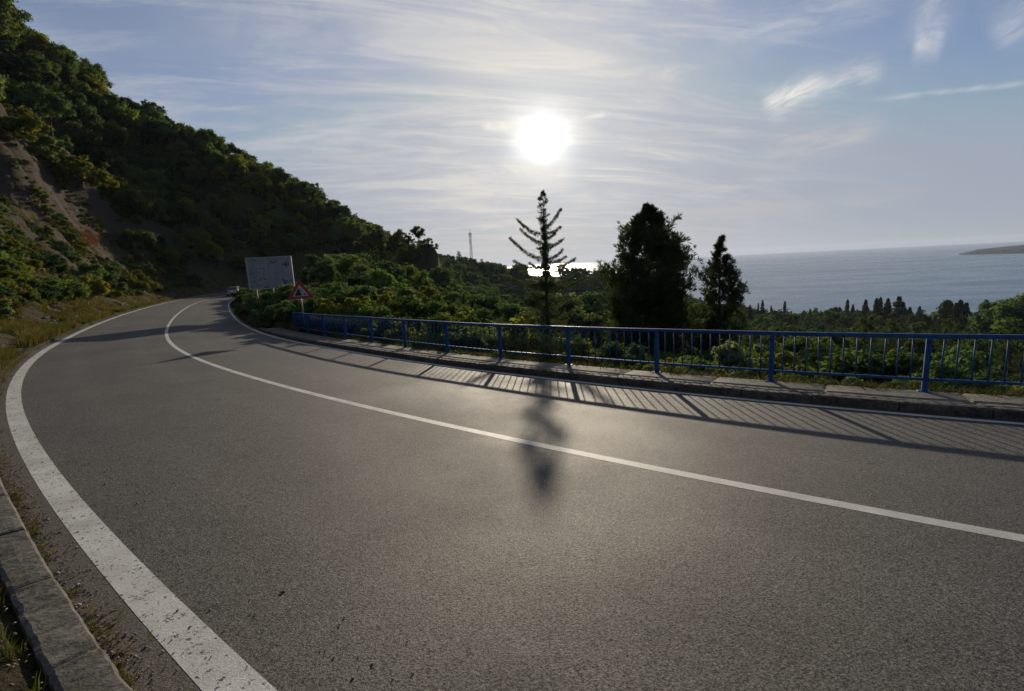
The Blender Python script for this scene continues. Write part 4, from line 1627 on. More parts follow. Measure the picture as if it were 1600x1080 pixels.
for i in range(50):                                    # the dense young top
    zy = frng.uniform(130, 480)
    ln = .05 + .30 * min(1, (zy - 95) / 170) * frng.uniform(.35, 1.15)
    a = frng.uniform(0, 2 * math.pi)
    bough(ZP(zy), ln * math.cos(a), ZP(zy) + frng.uniform(.02, .16), ln * math.sin(a), .005, 30, sag=.1)
for i in range(170):                                    # the fuller lower boughs among the wood
    zh = frng.uniform(.8, fz_of(438))
    g = 1.2 + 1.5 * (1 - zh / fz_of(438))
    a = frng.uniform(0, 2 * math.pi)
    ln = g * frng.uniform(.6, 1.05)
    bough(zh, ln * math.cos(a), zh + frng.uniform(-.1, .45), ln * math.sin(a), .03, 34)
paths.insert(0, ([(0, 0, -.4), (0, 0, Htop * .5), (0.02, 0, Htop * .8), (0, 0, Htop)], [.13, .085, .045, .008]))
C = np.vstack(Cs)
D = np.vstack(Ds)
D /= np.linalg.norm(D, axis=1)[:, None]
cr = needle_tuft(C, D, .13, .022, 5, frng, .75)
ft = empty('fir_tree', (fx, fy, fz))
link('crown', crown_mesh('crown', cr, M['spruce']), ft)
tb = tube_np(paths, 5)
link('trunk', make_mesh('trunk', tb.V, tb.F, M['bark']), ft)
tag(ft, 'slender young fir with upswept boughs standing right under the sun', 'tree')

# the big dark pine right of it
def shp(q):
    return float(np.interp(q, [0, .5, .62, .75, .87, .95, 1], [.85, 1, .88, .6, .34, .16, .05]))


PD = 35.0
paz, pel = azel(1012, 317)
px_, py_ = PD * math.sin(paz), PD * math.cos(paz)
pz_ = T1(px_, py_)
Hp = PD * math.tan(pel) - pz_
K['bigpine'] = Kind('pine_tree', pine(12, Hp, 3.35, nlimb=230, tufts=62, L=.36, wdt=.055, k=9, lo=.04, shape=shp, up=.75, trunk_r=.22), 'pine')
K['bigpine'].place('pine_tree', px_, py_, pz_, 1.0, 2.2, 'big dense dark pine rising behind the railing right of the sun', 'tree')


def shp2(q):
    return float(np.interp(q, [0, .5, .66, .76, .86, 1], [.75, 1, .85, .5, .24, .06]))


PD2 = 46.0
paz, pel = azel(1127, 366)
p2x, p2y = PD2 * math.sin(paz), PD2 * math.cos(paz)
p2z = T1(p2x, p2y)
Hp2 = PD2 * math.tan(pel) - p2z
K['slimpine'] = Kind('pine_tree', pine(15, Hp2, 2.25, nlimb=120, tufts=42, L=.36, wdt=.055, k=9, lo=.06, shape=shp2, up=.9, trunk_r=.16), 'pine')
K['slimpine'].place('pine_tree', p2x, p2y, p2z, 1.0, .7, 'slim open pine with a narrow pointed top beside the big dark pine', 'tree')

# darker single trees that close the view behind the railing
for i, (tip, r, k, wsc, lab) in enumerate([
        ((545, 427), 40, 'oakC', 1.1, 'rounded dark tree right of the warning sign, close behind the railing'),
        ((505, 402), 56, 'oakC', 1.0, 'tall dark tree behind and just right of the billboard'),
        ((585, 412), 62, 'oakA', 1.0, 'tall green tree standing behind the rounded dark one'),
        ((628, 436), 50, 'oakB', 1.1, 'grey-green tree between the rounded dark tree and the mast'),
        ((700, 452), 56, 'oakC', 1.1, 'dark tree low in the view straight under the mast'),
        ((765, 458), 50, 'oakC', 1.1, 'dark spreading tree left of the fir, behind the railing'),
        ((806, 466), 44, 'oakC', 1.1, 'smaller dark tree touching the left boughs of the fir'),
        ((878, 458), 48, 'oakB', 1.1, 'grey-green tree at the right foot of the fir'),
        ((915, 452), 56, 'oakC', 1.1, 'dark tree filling the gap between fir and big pine'),
        ((1070, 462), 52, 'oakC', 1.0, 'dark tree under the right side of the big pine'),
        ((1098, 472), 48, 'oakA', 1.0, 'green tree between the big pine and the slim pine'),
        ((1152, 480), 60, 'pineB', 1.1, 'small bushy pine at the right foot of the slim pine')]):
    px_tree(k, 'pine_tree' if k == 'pineB' else 'broadleaf_tree', tip, 0, r, lab, 'tree', rz=i * 1.7, Hk={'oakA': 7.0, 'oakB': 6.0, 'oakC': 8.0, 'pineB': 8.0}[k], wsc=wsc)

# tree line against the sea
TL = [('cyp', 'cypress_tree', (1153.6, 474), 235, .8), ('con', 'conifer_tree', (1145, 471), 225, .9), ('cyp', 'cypress_tree', (1185, 473.5), 300, .7), ('fir', 'fir_tree', (1191.7, 468.5), 290, .7),
      ('cyp', 'cypress_tree', (1205, 478), 300, .7), ('cyp', 'cypress_tree', (1226.5, 471.5), 300, .8), ('fir', 'fir_tree', (1266, 482), 290, .8), ('cyp', 'cypress_tree', (1273, 486), 300, .8),
      ('cyp', 'cypress_tree', (1324.5, 469), 300, .9), ('con', 'conifer_tree', (1333, 477), 300, .8), ('con', 'conifer_tree', (1353, 470), 280, .9), ('cyp', 'cypress_tree', (1370, 467), 270, 1.1),
      ('cyp', 'cypress_tree', (1376, 465.5), 275, 1.0), ('con', 'conifer_tree', (1388, 468), 270, 1.0), ('fir', 'fir_tree', (1405, 463), 250, 1.15), ('con', 'conifer_tree', (1412, 474), 250, .9),
      ('con', 'conifer_tree', (1422, 481), 260, 1.0), ('con', 'conifer_tree', (1437, 480), 260, 1.0), ('dome', 'conifer_tree', (1480.6, 471), 240, 1.0), ('fir', 'fir_tree', (1495, 473), 235, 1.0),
      ('con', 'conifer_tree', (1501, 471), 235, 1.1), ('con', 'conifer_tree', (1510, 475), 235, 1.0), ('dome', 'conifer_tree', (1541, 471), 230, .55), ('con', 'conifer_tree', (1553, 480), 225, .9),
      ('cyp', 'cypress_tree', (1312, 480), 300, .8), ('con', 'conifer_tree', (1255, 487), 300, .7), ('con', 'conifer_tree', (1172, 478), 260, .8)]
TLAB = {'cyp': 'narrow dark cypress of the tree line against the sea', 'con': 'pointed dark conifer of the tree line against the sea', 'fir': 'layered fir of the tree line against the sea',
        'dome': 'broad round-topped conifer of the tree line against the sea'}
TLW = [(1160, 'below the slim pine'), (1200, 'left of the lone cypress'), (1240, 'at the lone cypress'), (1290, 'left of the green knoll'), (1345, 'on the green knoll'), (1380, 'left of the tallest fir'), (1415, 'beside the tallest fir'), (1450, 'right of the tallest fir'), (1490, 'in the right-hand clump'), (1530, 'right end of the right-hand clump'), (2000, 'near the right edge')]
for i, (k, nm, tip, r, wsc) in enumerate(TL):
    lab = TLAB[k].replace('of the tree line against the sea', 'on the tree line, ' + next(w_ for l_, w_ in TLW if tip[0] < l_))
    if tip[0] == 1405:
        lab = 'tallest layered fir of the tree line against the sea'
    if tip[0] == 1541:
        lab = 'lone spindle-shaped conifer right of the clumps on the tree line'
    if tip[0] == 1226.5:
        lab = 'lone narrow cypress on the tree line left of the green knoll'
    px_tree(k, nm, tip, 0, r, lab, 'tree', rz=i * 1.3, Hk=11.0 if k == 'fir' else 9.0, wsc=wsc * .9, group='trees of the tree line against the sea')

for i, (tip, r, k, wsc, lab) in enumerate([((1594, 455), 190, 'oakC', 1.1, 'tallest spreading tree at the right edge of the tree line'), ((1572, 468), 195, 'oakC', 1.2, 'flat-topped tree left of the tallest one at the right edge'), ((1615, 462), 185, 'oakA', 1.1, 'green tree cut by the right edge of the photo')]):
    px_tree(k, 'broadleaf_tree', tip, 0, r, lab, 'tree', rz=i * 1.7, Hk=8.0 if k == 'oakC' else 7.0, wsc=wsc)

# ------------------------------------------------------------------ blue railing along the sea side
RAIL_D = 4.655
BAY = 1.968


def arc_s(s0, dist):
    """station reached after walking dist along the railing line from station s0"""
    s = s0
    p = road_pt(s, RAIL_D)
    left_ = abs(dist)
    st = .02 * (1 if dist > 0 else -1)
    while left_ > 0:
        q = road_pt(s + st, RAIL_D)
        left_ -= float(np.linalg.norm((q - p)[:2]))
        s += st
        p = q
    return s


post_s = [arc_s(2.70, -BAY * 2), arc_s(2.70, -BAY)]
for k in range(12):
    post_s.append(arc_s(2.70, BAY * k))
rail = empty('railing', tuple(road_pt(2.7, RAIL_D, .105)))
r0 = Vector(rail.location)
for i, s0 in enumerate(post_s):
    p = road_pt(s0, RAIL_D, .105)
    h = float(_interp(s0, 3))
    mb = MB()
    H_ = .80
    mb.box((0, 0, H_ / 2 - .02), (.065, .085, H_ + .04), bev=.008)
    mb.box((0, 0, .006), (.16, .13, .012), bev=.004)
    po = mb.build('post', M['blue'], rail)
    po.location = Vector(p) - r0
    po.rotation_euler = (rnd.uniform(-.012, .012), rnd.uniform(-.012, .012), h + rnd.uniform(-.04, .04))


def swept_bar(name, hz, wd, ht, mat, wob=.004):
    ss = np.arange(post_s[0] - .05, post_s[-1] + .1, .16)
    V, F = [], []
    b = .35
    prof = [(-.5, -.5 + b * .5), (-.5 + b * .3, -.5), (.5 - b * .3, -.5), (.5, -.5 + b * .5), (.5, .5 - b * .5), (.5 - b * .3, .5), (-.5 + b * .3, .5), (-.5, .5 - b * .5)]
    for s0 in ss:
        wz = wob * float(vnoise(np.array([s0 * .9]), np.array([hz * 7]), None, 4)[0])
        for (u_, v_) in prof:
            V.append(road_pt(s0, RAIL_D + u_ * wd, .105 + hz + v_ * ht + wz) - np.array(r0))
    n = 8
    for i in range(len(ss) - 1):
        for k in range(n):
            a, c = i * n + k, i * n + (k + 1) % n
            F.append((a, c, c + n, a + n))
    F.append(tuple(reversed(range(n))))
    F.append(tuple(range((len(ss) - 1) * n, len(ss) * n)))
    return link(name, make_mesh(name, V, F, mat), rail)


swept_bar('top_rail', .825, .065, .062, M['blue'])
swept_bar('bottom_rail', .185, .035, .04, M['blue'])
bal = []
for i in range(len(post_s) - 1):
    for k in range(1, 12):
        bal.append(post_s[i] + (post_s[i + 1] - post_s[i]) * k / 12)
mb = MB()
mb.tube([(0, 0, .195), (0, 0, .49), (0, 0, .79)], .0105, 7)
bme = make_mesh('baluster', mb.V, mb.F, M['blue'], smooth=True)
for k, s0 in enumerate(bal):
    if k >= 99:
        break
    p = road_pt(s0, RAIL_D, .105)
    b_ = link('baluster', bme, rail)
    b_.location = Vector(p) - r0
    b_.rotation_euler = (rnd.uniform(-.014, .014), rnd.uniform(-.014, .014), 0)
mb = MB()
for s0 in bal[99:]:
    p = Vector(road_pt(s0, RAIL_D, .105)) - r0
    mb.tube([p + Vector((0, 0, .195)), p + Vector((0, 0, .79))], .0105, 7)
tag(mb.build('baluster_row', M['blue'], rail, True), kind='stuff')
tag(rail, 'blue painted steel railing with thin balusters along the sea side of the road', 'railing')

# ------------------------------------------------------------------ falling-rocks warning sign
M['sign_red'] = simple('sign_red', (0.42, 0.025, 0.018), .45, .5, var=.12, ns=6)
M['sign_white'] = simple('sign_white', (0.55, 0.53, 0.50), .5, .5, var=.12, ns=6)
M['sign_black'] = simple('sign_black', (0.012, 0.012, 0.013), .5, .5, var=.1)
sd_ = ray(474, 488)
sr = 22.3
bx, by = sd_[0] / math.hypot(sd_[0], sd_[1]) * sr, sd_[1] / math.hypot(sd_[0], sd_[1]) * sr
bz = T1(bx, by)
sign = empty('road_sign', (bx, by, bz))
faz_ = math.atan2(bx, by)
zs = sr * math.tan(azel(468.5, 467)[1]) - bz     # lower edge of the triangle
topz = sr * math.tan(azel(467, 436.5)[1]) - bz
mb = MB()
mb.tube([(0, 0, -.3), (0, 0, topz - .12)], .03, 10)
mb.build('pole', M['galv'], sign, True)
side = 1.06
ht_ = topz - zs


def tri(w_, h_, z0, rr_=.045):
    """triangle with rounded corners"""
    A_ = [(-w_ / 2, z0), (w_ / 2, z0), (0, z0 + h_)]
    out_ = []
    for i in range(3):
        p = Vector((A_[i][0], A_[i][1]))
        a = Vector(A_[i - 1])
        b = Vector(A_[(i + 1) % 3])
        da, db = (a - p).normalized(), (b - p).normalized()
        for k in range(5):
            t_ = k / 4
            q = p + da * rr_ * (1 - t_) ** 1.5 + db * rr_ * t_ ** 1.5
            out_.append((q.x, q.y))
    return out_


pn = empty('x')
bpy.data.objects.remove(pn)
mb = MB()
mb.prism(tri(side, ht_, zs), -.055, -.03)
panel = mb.build('panel', M['galv'], sign)
rb_ = MB()
rb_.prism(tri(side * .975, ht_ * .975, zs + .01, .04), -.0585, -.0555)
rb_.build('red_border', M['sign_red'], panel)
wb = MB()
wb.prism(tri(side * .60, ht_ * .60, zs + ht_ * .135, .02), -.0625, -.059)
wb.build('white_field', M['sign_white'], panel)
kb = MB()
z0 = zs + ht_ * .165
kb.prism([(-.235, z0), (.055, z0), (.03, z0 + .09), (-.005, z0 + .15), (-.02, z0 + .24), (-.07, z0 + .33), (-.11, z0 + .23), (-.17, z0 + .13)], -.066, -.063)
for (rx_, rz_, q) in ((.165, z0 + .045, .042), (.105, z0 + .12, .026), (.055, z0 + .205, .036), (-.005, z0 + .29, .026), (.10, z0 + .03, .02)):
    kb.prism([(rx_ + q * math.cos(a) * rnd.uniform(.8, 1.1), rz_ + q * math.sin(a) * rnd.uniform(.8, 1.1)) for a in np.linspace(0, 5.4, 7)], -.066, -.063)
kb.build('falling_rocks_symbol', M['sign_black'], panel)
sign.rotation_euler = (0, R(-1.0), -faz_ + R(4))
tag(sign, 'red triangular warning sign showing falling rocks, at the far end of the blue railing', 'road sign')

# ------------------------------------------------------------------ billboard seen from behind the bushes
BR = 38.0


def at_r(px, py, r):
    az, el = azel(px, py)
    return Vector((r * math.sin(az), r * math.cos(az), r * math.tan(el)))


tl, tr_ = at_r(384.5, 403, BR), at_r(453.5, 402.5, BR - .8)
bl_, br_ = at_r(391, 451, BR), at_r(460.5, 449, BR - .8)
m, t, o = new_mat('weathered_board')
pos = t.new('ShaderNodeTexCoord').outputs['Object']
n1 = t.noise(t.vm('MULTIPLY', pos, (3, 1, .35)), 1.2, 5, .65)
n2 = t.noise(pos, 2.6, 4, .6, 1.2)
n3 = t.noise(pos, 9, 5, .7)
c = t.mix(t.ramp(n1, .3, .7), (0.27, 0.275, 0.30), (0.38, 0.38, 0.40))
c = t.mix(t.ramp(n2, .57, .63), c, (0.10, 0.105, 0.12))
c = t.vm('SCALE', c, scale=t.ramp(n3, .3, .7, .85, 1.1))
principled(t, o, c, .7, .3)
M['board'] = m
bd = empty('billboard', ((bl_.x + br_.x) / 2, (bl_.y + br_.y) / 2, T1((bl_.x + br_.x) / 2, (bl_.y + br_.y) / 2)))
bo = Vector(bd.location)
X0, X1 = tl, tr_
dirx = Vector((tr_.x - tl.x, tr_.y - tl.y, 0))
Wd = dirx.length
dirx.normalize()
ztop_, zbot_ = (tl.z + tr_.z) / 2, (bl_.z + br_.z) / 2
Mx = Matrix((dirx, Vector((-dirx.y, dirx.x, 0)), Vector((0, 0, 1)))).transposed()
cen_ = Vector(((tl.x + tr_.x) / 2, (tl.y + tr_.y) / 2, (ztop_ + zbot_) / 2)) - bo
mb = MB()
mb.box(cen_, (Wd, .04, ztop_ - zbot_), Mx)
mb.build('panel', M['board'], bd)
mb = MB()
for xx in (-Wd / 2 - .03, Wd / 2 + .03):
    mb.box(cen_ + dirx * xx, (.06, .09, ztop_ - zbot_ + .1), Mx)
for zz_ in ((ztop_ - zbot_) / 2 + .025, -(ztop_ - zbot_) / 2 - .025):
    mb.box(cen_ + Vector((0, 0, zz_)), (Wd, .09, .05), Mx)
mb.build('frame', M['sign_white'], bd)
for xx in (-Wd * .38, 0, Wd * .38):
    mb = MB()
    pb = cen_ + dirx * xx + Vector((-dirx.y, dirx.x, 0)) * .09
    mb.box((pb.x, pb.y, (ztop_ - bo.z - .3) / 2 - .2), (.1, .1, ztop_ - bo.z - .1), Mx)
    mb.build('post', M['galv'], bd)
tag(bd, 'weathered blank grey-white billboard above the bushes inside the bend', 'billboard')

for i, (q, r, sc, k, lab) in enumerate([((398, 455), 34, 1.25, 'bushD', 'dark bush hiding the left leg of the billboard'), ((422, 448), 33, 1.35, 'bushA', 'green bush in front of the middle of the billboard'), ((446, 436), 34, 1.6, 'bushA', 'tall bush covering the lower right corner of the billboard'), ((410, 470), 29, 1.2, 'bushD', 'dark bush low in front of the billboard by the kerb'), ((440, 462), 28, 1.4, 'bushD', 'dark bush just left of the warning sign')]):
    az, el = azel(*q)
    x, y = r * math.sin(az), r * math.cos(az)
    z = T1(x, y)
    top = r * math.tan(el)
    K[k].place('bush', x, y, z - .1, max(.5, (top - z) / 2.0), i * 1.3, lab, 'bush')

# ------------------------------------------------------------------ lattice mast on the ridge
MR = 300.0
maz, mel = azel(734, 358)
mx_, my_ = MR * math.sin(maz), MR * math.cos(maz)
mz_ = T1(mx_, my_)
Hm = MR * math.tan(mel) - mz_
mast = empty('lattice_mast', (mx_, my_, mz_), .5)
M['mast'] = simple('mast_steel', (0.16, 0.16, 0.16), .6, .4, .3)
wb_, wt_ = 1.5, .8
for sx in (-1, 1):
    for sy in (-1, 1):
        mb = MB()
        mb.tube([(sx * wb_ / 2, sy * wb_ / 2, -1), (sx * wt_ / 2, sy * wt_ / 2, Hm - 2)], .075, 5)
        mb.build('leg', M['mast'], mast)
mb = MB()
nseg = 17
for k in range(nseg):
    za, zb = (Hm - 2) * k / nseg, (Hm - 2) * (k + 1) / nseg
    wa, wb2 = [wb_ + (wt_ - wb_) * q / (Hm - 2) for q in (za, zb)]
    for (c0, c1) in (((-1, -1), (1, -1)), ((1, -1), (1, 1)), ((1, 1), (-1, 1)), ((-1, 1), (-1, -1))):
        if k % 2:
            c0, c1 = c1, c0
        mb.tube([(c0[0] * wa / 2, c0[1] * wa / 2, za), (c1[0] * wb2 / 2, c1[1] * wb2 / 2, zb)], .04, 4)
        mb.tube([(c0[0] * wa / 2, c0[1] * wa / 2, za), (c1[0] * wa / 2, c1[1] * wa / 2, za)], .04, 4)
mb.build('bracing', M['mast'], mast)
for (ax_, ay_, az0, az1, rr_) in ((0, 0, Hm - 2.2, Hm, .10), (.75, 0, Hm - 4.5, Hm - 2.2, .16), (-.75, .1, Hm - 4.6, Hm - 2.3, .16), (.1, .8, Hm - 8, Hm - 6, .16), (-.7, -.4, Hm - 9, Hm - 7.4, .18)):
    mb = MB()
    mb.tube([(ax_, ay_, az0), (ax_, ay_, az1)], rr_, 7)
    mb.build('antenna', M['mast'], mast)
tag(mast, 'thin grey lattice radio mast on the wooded ridge', 'mast')

# ------------------------------------------------------------------ car in the distance
M['car_paint'] = simple('silver_paint', (0.36, 0.365, 0.37), .25, .5, .55, var=.03)
M['glass'] = simple('dark_glass', (0.012, 0.014, 0.016), .06, .6, var=.05)
M['rubber'] = simple('rubber', (0.015, 0.015, 0.015), .8, .2)
M['lamp_red'] = simple('tail_lamp_red', (0.25, 0.01, 0.01), .2, .5)
M['plate'] = simple('plate_white', (0.6, 0.6, 0.58), .4, .4)


def loft(sections, mat, name, parent, smooth_=False):
    n = len(sections[0])
    V = [p for s_ in sections for p in s_]
    F = []
    for i in range(len(sections) - 1):
        for k in range(n):
            a, b = i * n + k, i * n + (k + 1) % n
            F.append((a, b, b + n, a + n))
    F.append(tuple(reversed(range(n))))
    F.append(tuple(range((len(sections) - 1) * n, len(sections) * n)))
    me = make_mesh(name, V, F, mat, smooth=smooth_)
    return link(name, me, parent)


cs, cd = 90.5, 2.05
cp = road_pt(cs, cd)
car = empty('parked_car', tuple(cp))
car.name = 'car'
ch = float(_interp(cs, 3))
car.rotation_euler = (0, 0, ch)


def sect(x, z0, z1, w0, w1):
    """body cross-section at x: lower and upper width"""
    return [(x, -w0, z0 + .06), (x, -w0 + .06, z0), (x, w0 - .06, z0), (x, w0, z0 + .06), (x, w0 + .015, (z0 + z1) / 2), (x, w1, z1 - .05), (x, w1 - .07, z1), (x, -w1 + .07, z1), (x, -w1, z1 - .05), (x, -w0 - .015, (z0 + z1) / 2)]


body = loft([sect(-2.0, .38, .80, .72, .70), sect(-1.94, .25, .93, .80, .76), sect(-1.5, .2, .98, .84, .80), sect(-.4, .2, .96, .86, .82), sect(.75, .2, .94, .86, .80),
             sect(1.3, .2, .88, .85, .76), sect(1.9, .24, .74, .80, .68), sect(2.05, .34, .62, .70, .60)], M['car_paint'], 'body', car, True)
loft([[(x, -w_, z0), (x, w_, z0), (x, w2, z1), (x, -w2, z1)] for (x, w_, w2, z0, z1) in ((-1.86, .70, .66, .95, .97), (-1.35, .76, .60, .95, 1.38), (-.9, .77, .60, .95, 1.43), (.1, .77, .59, .94, 1.42), (.95, .74, .68, .92, .95))], M['glass'], 'windows', car)
loft([[(x, -w_, z0), (x, w_, z0), (x, w_ - .05, z1), (x, -w_ + .05, z1)] for (x, w_, z0, z1) in ((-1.42, .60, 1.34, 1.385), (-.9, .62, 1.41, 1.46), (.05, .61, 1.40, 1.45), (.3, .60, 1.33, 1.375))], M['car_paint'], 'roof', car)
for sx in (-1.28, 1.3):
    for sy in (-.78, .78):
        wh = empty('wheel')
        wh.parent = car
        wh.location = (sx, sy, .31)
        bpy.data.objects.remove(wh)
        mb = MB()
        mb.tube([(0, -.1, 0), (0, -.085, 0), (0, .085, 0), (0, .1, 0)], [.27, .31, .31, .27], 20)
        ty = mb.build('wheel', M['rubber'], car)
        ty.location = (sx, sy, .31)
        mb = MB()
        mb.tube([(0, -.108, 0), (0, .108, 0)], .19, 14)
        mb.build('rim', M['galv'], ty)
for sy in (-.64, .64):
    mb = MB()
    mb.box((-2.0, sy, .80), (.08, .24, .15), bev=.02)
    mb.build('tail_light', M['lamp_red'], car)
mb = MB()
mb.box((-2.03, 0, .42), (.12, 1.5, .2), bev=.03)
mb.build('bumper', M['car_paint'], car)
mb = MB()
mb.box((-2.035, 0, .68), (.03, .5, .11))
mb.build('number_plate', M['plate'], car)
for sy in (-.93, .93):
    mb = MB()
    mb.box((.62, sy, .99), (.1, .16, .12), bev=.03)
    mb.build('mirror', M['car_paint'], car)
tag(car, 'small silver car driving away round the far bend', 'car')

# ------------------------------------------------------------------ rocks at the foot of the bank
def rock_mesh(seed, flat=.7):
    import bmesh
    bm = bmesh.new()
    bmesh.ops.create_icosphere(bm, subdivisions=3, radius=1)
    P_ = np.array([v.co[:] for v in bm.verts])
    rng = np.random.default_rng(seed)
    for k in range(9):
        d = rng.normal(0, 1, 3)
        d /= np.linalg.norm(d)
        h = rng.uniform(.45, .8)
        over = (P_ @ d - h).clip(0)
        P_ -= over[:, None] * d
    P_ += (fbm(P_[:, 0] * 2, P_[:, 1] * 2, 3, seed, z=P_[:, 2] * 2) * .1)[:, None] * P_
    P_[:, 2] *= flat
    F_ = [tuple(v.index for v in f.verts) for f in bm.faces]
    bm.free()
    return make_mesh('rock', P_, F_, M['rock'])


RM = [rock_mesh(k) for k in range(4)]
rk = [((92, 489), .34, 'pale flat rock lying at the foot of the grassy bank'), ((84, 484), .5, 'largest pale rock leaning on the foot of the bank'), ((72, 497), .2, None), ((110, 500), .22, None), ((172, 482), .42, 'upright pale rock beside the road at the foot of the bare scar'),
      ((183, 478), .5, None), ((195, 474), .3, None), ((205, 473), .33, None), ((60, 505), .18, None), ((30, 512), .22, None), ((140, 485), .25, None), ((155, 487), .2, None), ((215, 470), .3, None), ((8, 455), .4, 'grey rock in the grass at the left edge of the bank')]
for i, (p, sz, lab) in enumerate(rk):
    x, y, z = hit_terrain(*p)
    ro = link('rock', RM[i % 4], None, (x, y, z + sz * .12))
    ro.scale = (sz, sz * .7, sz * .8)
    ro.rotation_euler = (rnd.uniform(-.5, .5), rnd.uniform(-.5, .5), rnd.uniform(0, 6))
    if lab:
        tag(ro, lab, 'rock')
    else:
        tag(ro, 'small pale rock among the rubble at the foot of the bank', 'rock', 'small rocks at the foot of the bank')

# ------------------------------------------------------------------ grass, litter and gravel (uncountable)
def tuft(seed, n, h, spread, wdt, mat):
    rng = np.random.default_rng(seed)
    V, F, T_ = [], [], []
    for k in range(n):
        a = rng.uniform(0, 6.28)
        r0_ = rng.uniform(0, spread * .4)
        b = np.array([r0_ * math.cos(a), r0_ * math.sin(a), -.02])
        ln = h * rng.uniform(.55, 1.1)
        out_ = rng.uniform(.15, .75) * spread
        d = np.array([math.cos(a + rng.normal(0, .4)), math.sin(a + rng.normal(0, .4)), 0])
        sd = np.array([-d[1], d[0], 0]) * wdt
        q = len(V)
        m_ = b + d * out_ * .35 + np.array([0, 0, ln * .6])
        t_ = b + d * out_ + np.array([0, 0, ln * .95])
        V += [b - sd, b + sd, m_ + sd * .7, m_ - sd * .7, t_]
        F += [(q, q + 1, q + 2, q + 3), (q + 3, q + 2, q + 4)]
        tt = rng.uniform(0, 1)
        T_ += [tt] * 5
    return make_mesh('tuft', V, F, M[mat], attrs={'tint': T_})


gp = []
rg2 = np.random.default_rng(8)
n = 34000
s_a = rg2.uniform(14, 95, n)
s_a = 14 + (s_a - 14) * rg2.uniform(.25, 1, n)
e_a = 3.84 + rg2.uniform(0, 1, n) ** 1.35 * 34
P_ = road_pt(s_a, -e_a)
den = fbm(P_[:, 0] / 2.2, P_[:, 1] / 2.2, 3, 61)
z_ = terrain(P_[:, 0], P_[:, 1])
for i in range(n):
    if den[i] < -.22:
        continue
    kd = 1 if den[i] > .25 and rg2.random() < .6 else (2 if rg2.random() < .06 else (1 if rg2.random() < .22 else 0))
    gp.append((P_[i, 0], P_[i, 1], z_[i] + .02, rg2.uniform(.6, 1.5), rg2.uniform(0, 6.28), kd))
scatter('bank_grass', gp, [tuft(1, 26, .30, .26, .008, 'grass'), tuft(2, 24, .34, .30, .007, 'dry'), tuft(3, 24, .26, .3, .008, 'rust')], 'green and straw-coloured grass covering the bank beside the road', 'grass')
gp = []
for k in range(15000):
    s0, e0 = rg2.uniform(16, 100), 6.5 + rg2.uniform(0, 1) ** 1.2 * 30
    p = road_pt(s0, -e0)
    if float(vnoise(np.array([p[0] / 3.5]), np.array([p[1] / 3.5]), None, 66)[0]) < -.12:
        continue
    gp.append((float(p[0]), float(p[1]), T1(float(p[0]), float(p[1])) + .05, rg2.uniform(.16, .34) * (1.0 + .9 * (rg2.random() < .15)), rg2.uniform(0, 6.28), int(rg2.choice([0, 1, 2, 3, 3, 4, 4]))))
scatter('bank_scrub', gp, [K[k].crown for k in ('bushA', 'bushB', 'bushC', 'bushD')] + [K['bushX'].crown], 'low dry scrub scattered over the steep earth cut', 'scrub')
gp = []
for k in range(2600):
    s0, e0 = rg2.uniform(16, 90), 4.6 + rg2.uniform(0, 1) * 26
    p = road_pt(s0, -e0)
    if e0 > 6.5 and float(vnoise(np.array([p[0] / 4]), np.array([p[1] / 4]), None, 67)[0]) < .12:
        continue
    gp.append((float(p[0]), float(p[1]), T1(float(p[0]), float(p[1])) + .08, rg2.uniform(.05, .22) * (1 if e0 < 7 else 1.8), rg2.uniform(0, 6.28), int(rg2.integers(0, 4))))
scatter('bank_rubble', gp, RM, 'brown rubble and outcropping stone on the earth cut', 'rubble')
# a streak of rust-coloured dry grass on the bank
gp = []
for k in range(150):
    x, y, z = hit_terrain(rg2.normal(135, 14), rg2.normal(376, 7))
    gp.append((x, y, z, rg2.uniform(.8, 1.6), rg2.uniform(0, 6.28), 0))
scatter('rust_grass', gp, [tuft(5, 26, .36, .3, .009, 'rust')], 'streak of rust-coloured dry grass high on the cut bank', 'grass')
gp = []
for k in range(4200):
    s0 = rg2.uniform(-6, 27)
    if float(vnoise(np.array([s0 * 1.3]), np.array([.5]), None, 91)[0]) < -.15 and rg2.random() < .7:
        continue
    dd = 4.74 + abs(rg2.normal(0, 1)) * .35
    if rg2.random() < .4:
        dd = 4.74 + rg2.uniform(0, 3)
    p = road_pt(s0, dd)
    z0 = T1(float(p[0]), float(p[1])) if k % 1 == 0 else 0
    gp.append((float(p[0]), float(p[1]), z0 + .02, rg2.uniform(.5, 1.15), rg2.uniform(0, 6.28), int(rg2.random() < .25)))
for k in range(900):
    s0 = rg2.uniform(25, 70)
    dd = 3.75 + rg2.uniform(0, 1) ** 1.5 * 4
    p = road_pt(s0, dd)
    gp.append((float(p[0]), float(p[1]), T1(float(p[0]), float(p[1])) + .02, rg2.uniform(.5, 1.1), rg2.uniform(0, 6.28), int(rg2.random() < .3)))
scatter('verge_grass', gp, [tuft(6, 22, .22, .26, .008, 'verge'), tuft(7, 20, .2, .28, .007, 'dry')], 'rough grass growing along the back of the footway under the railing', 'grass')


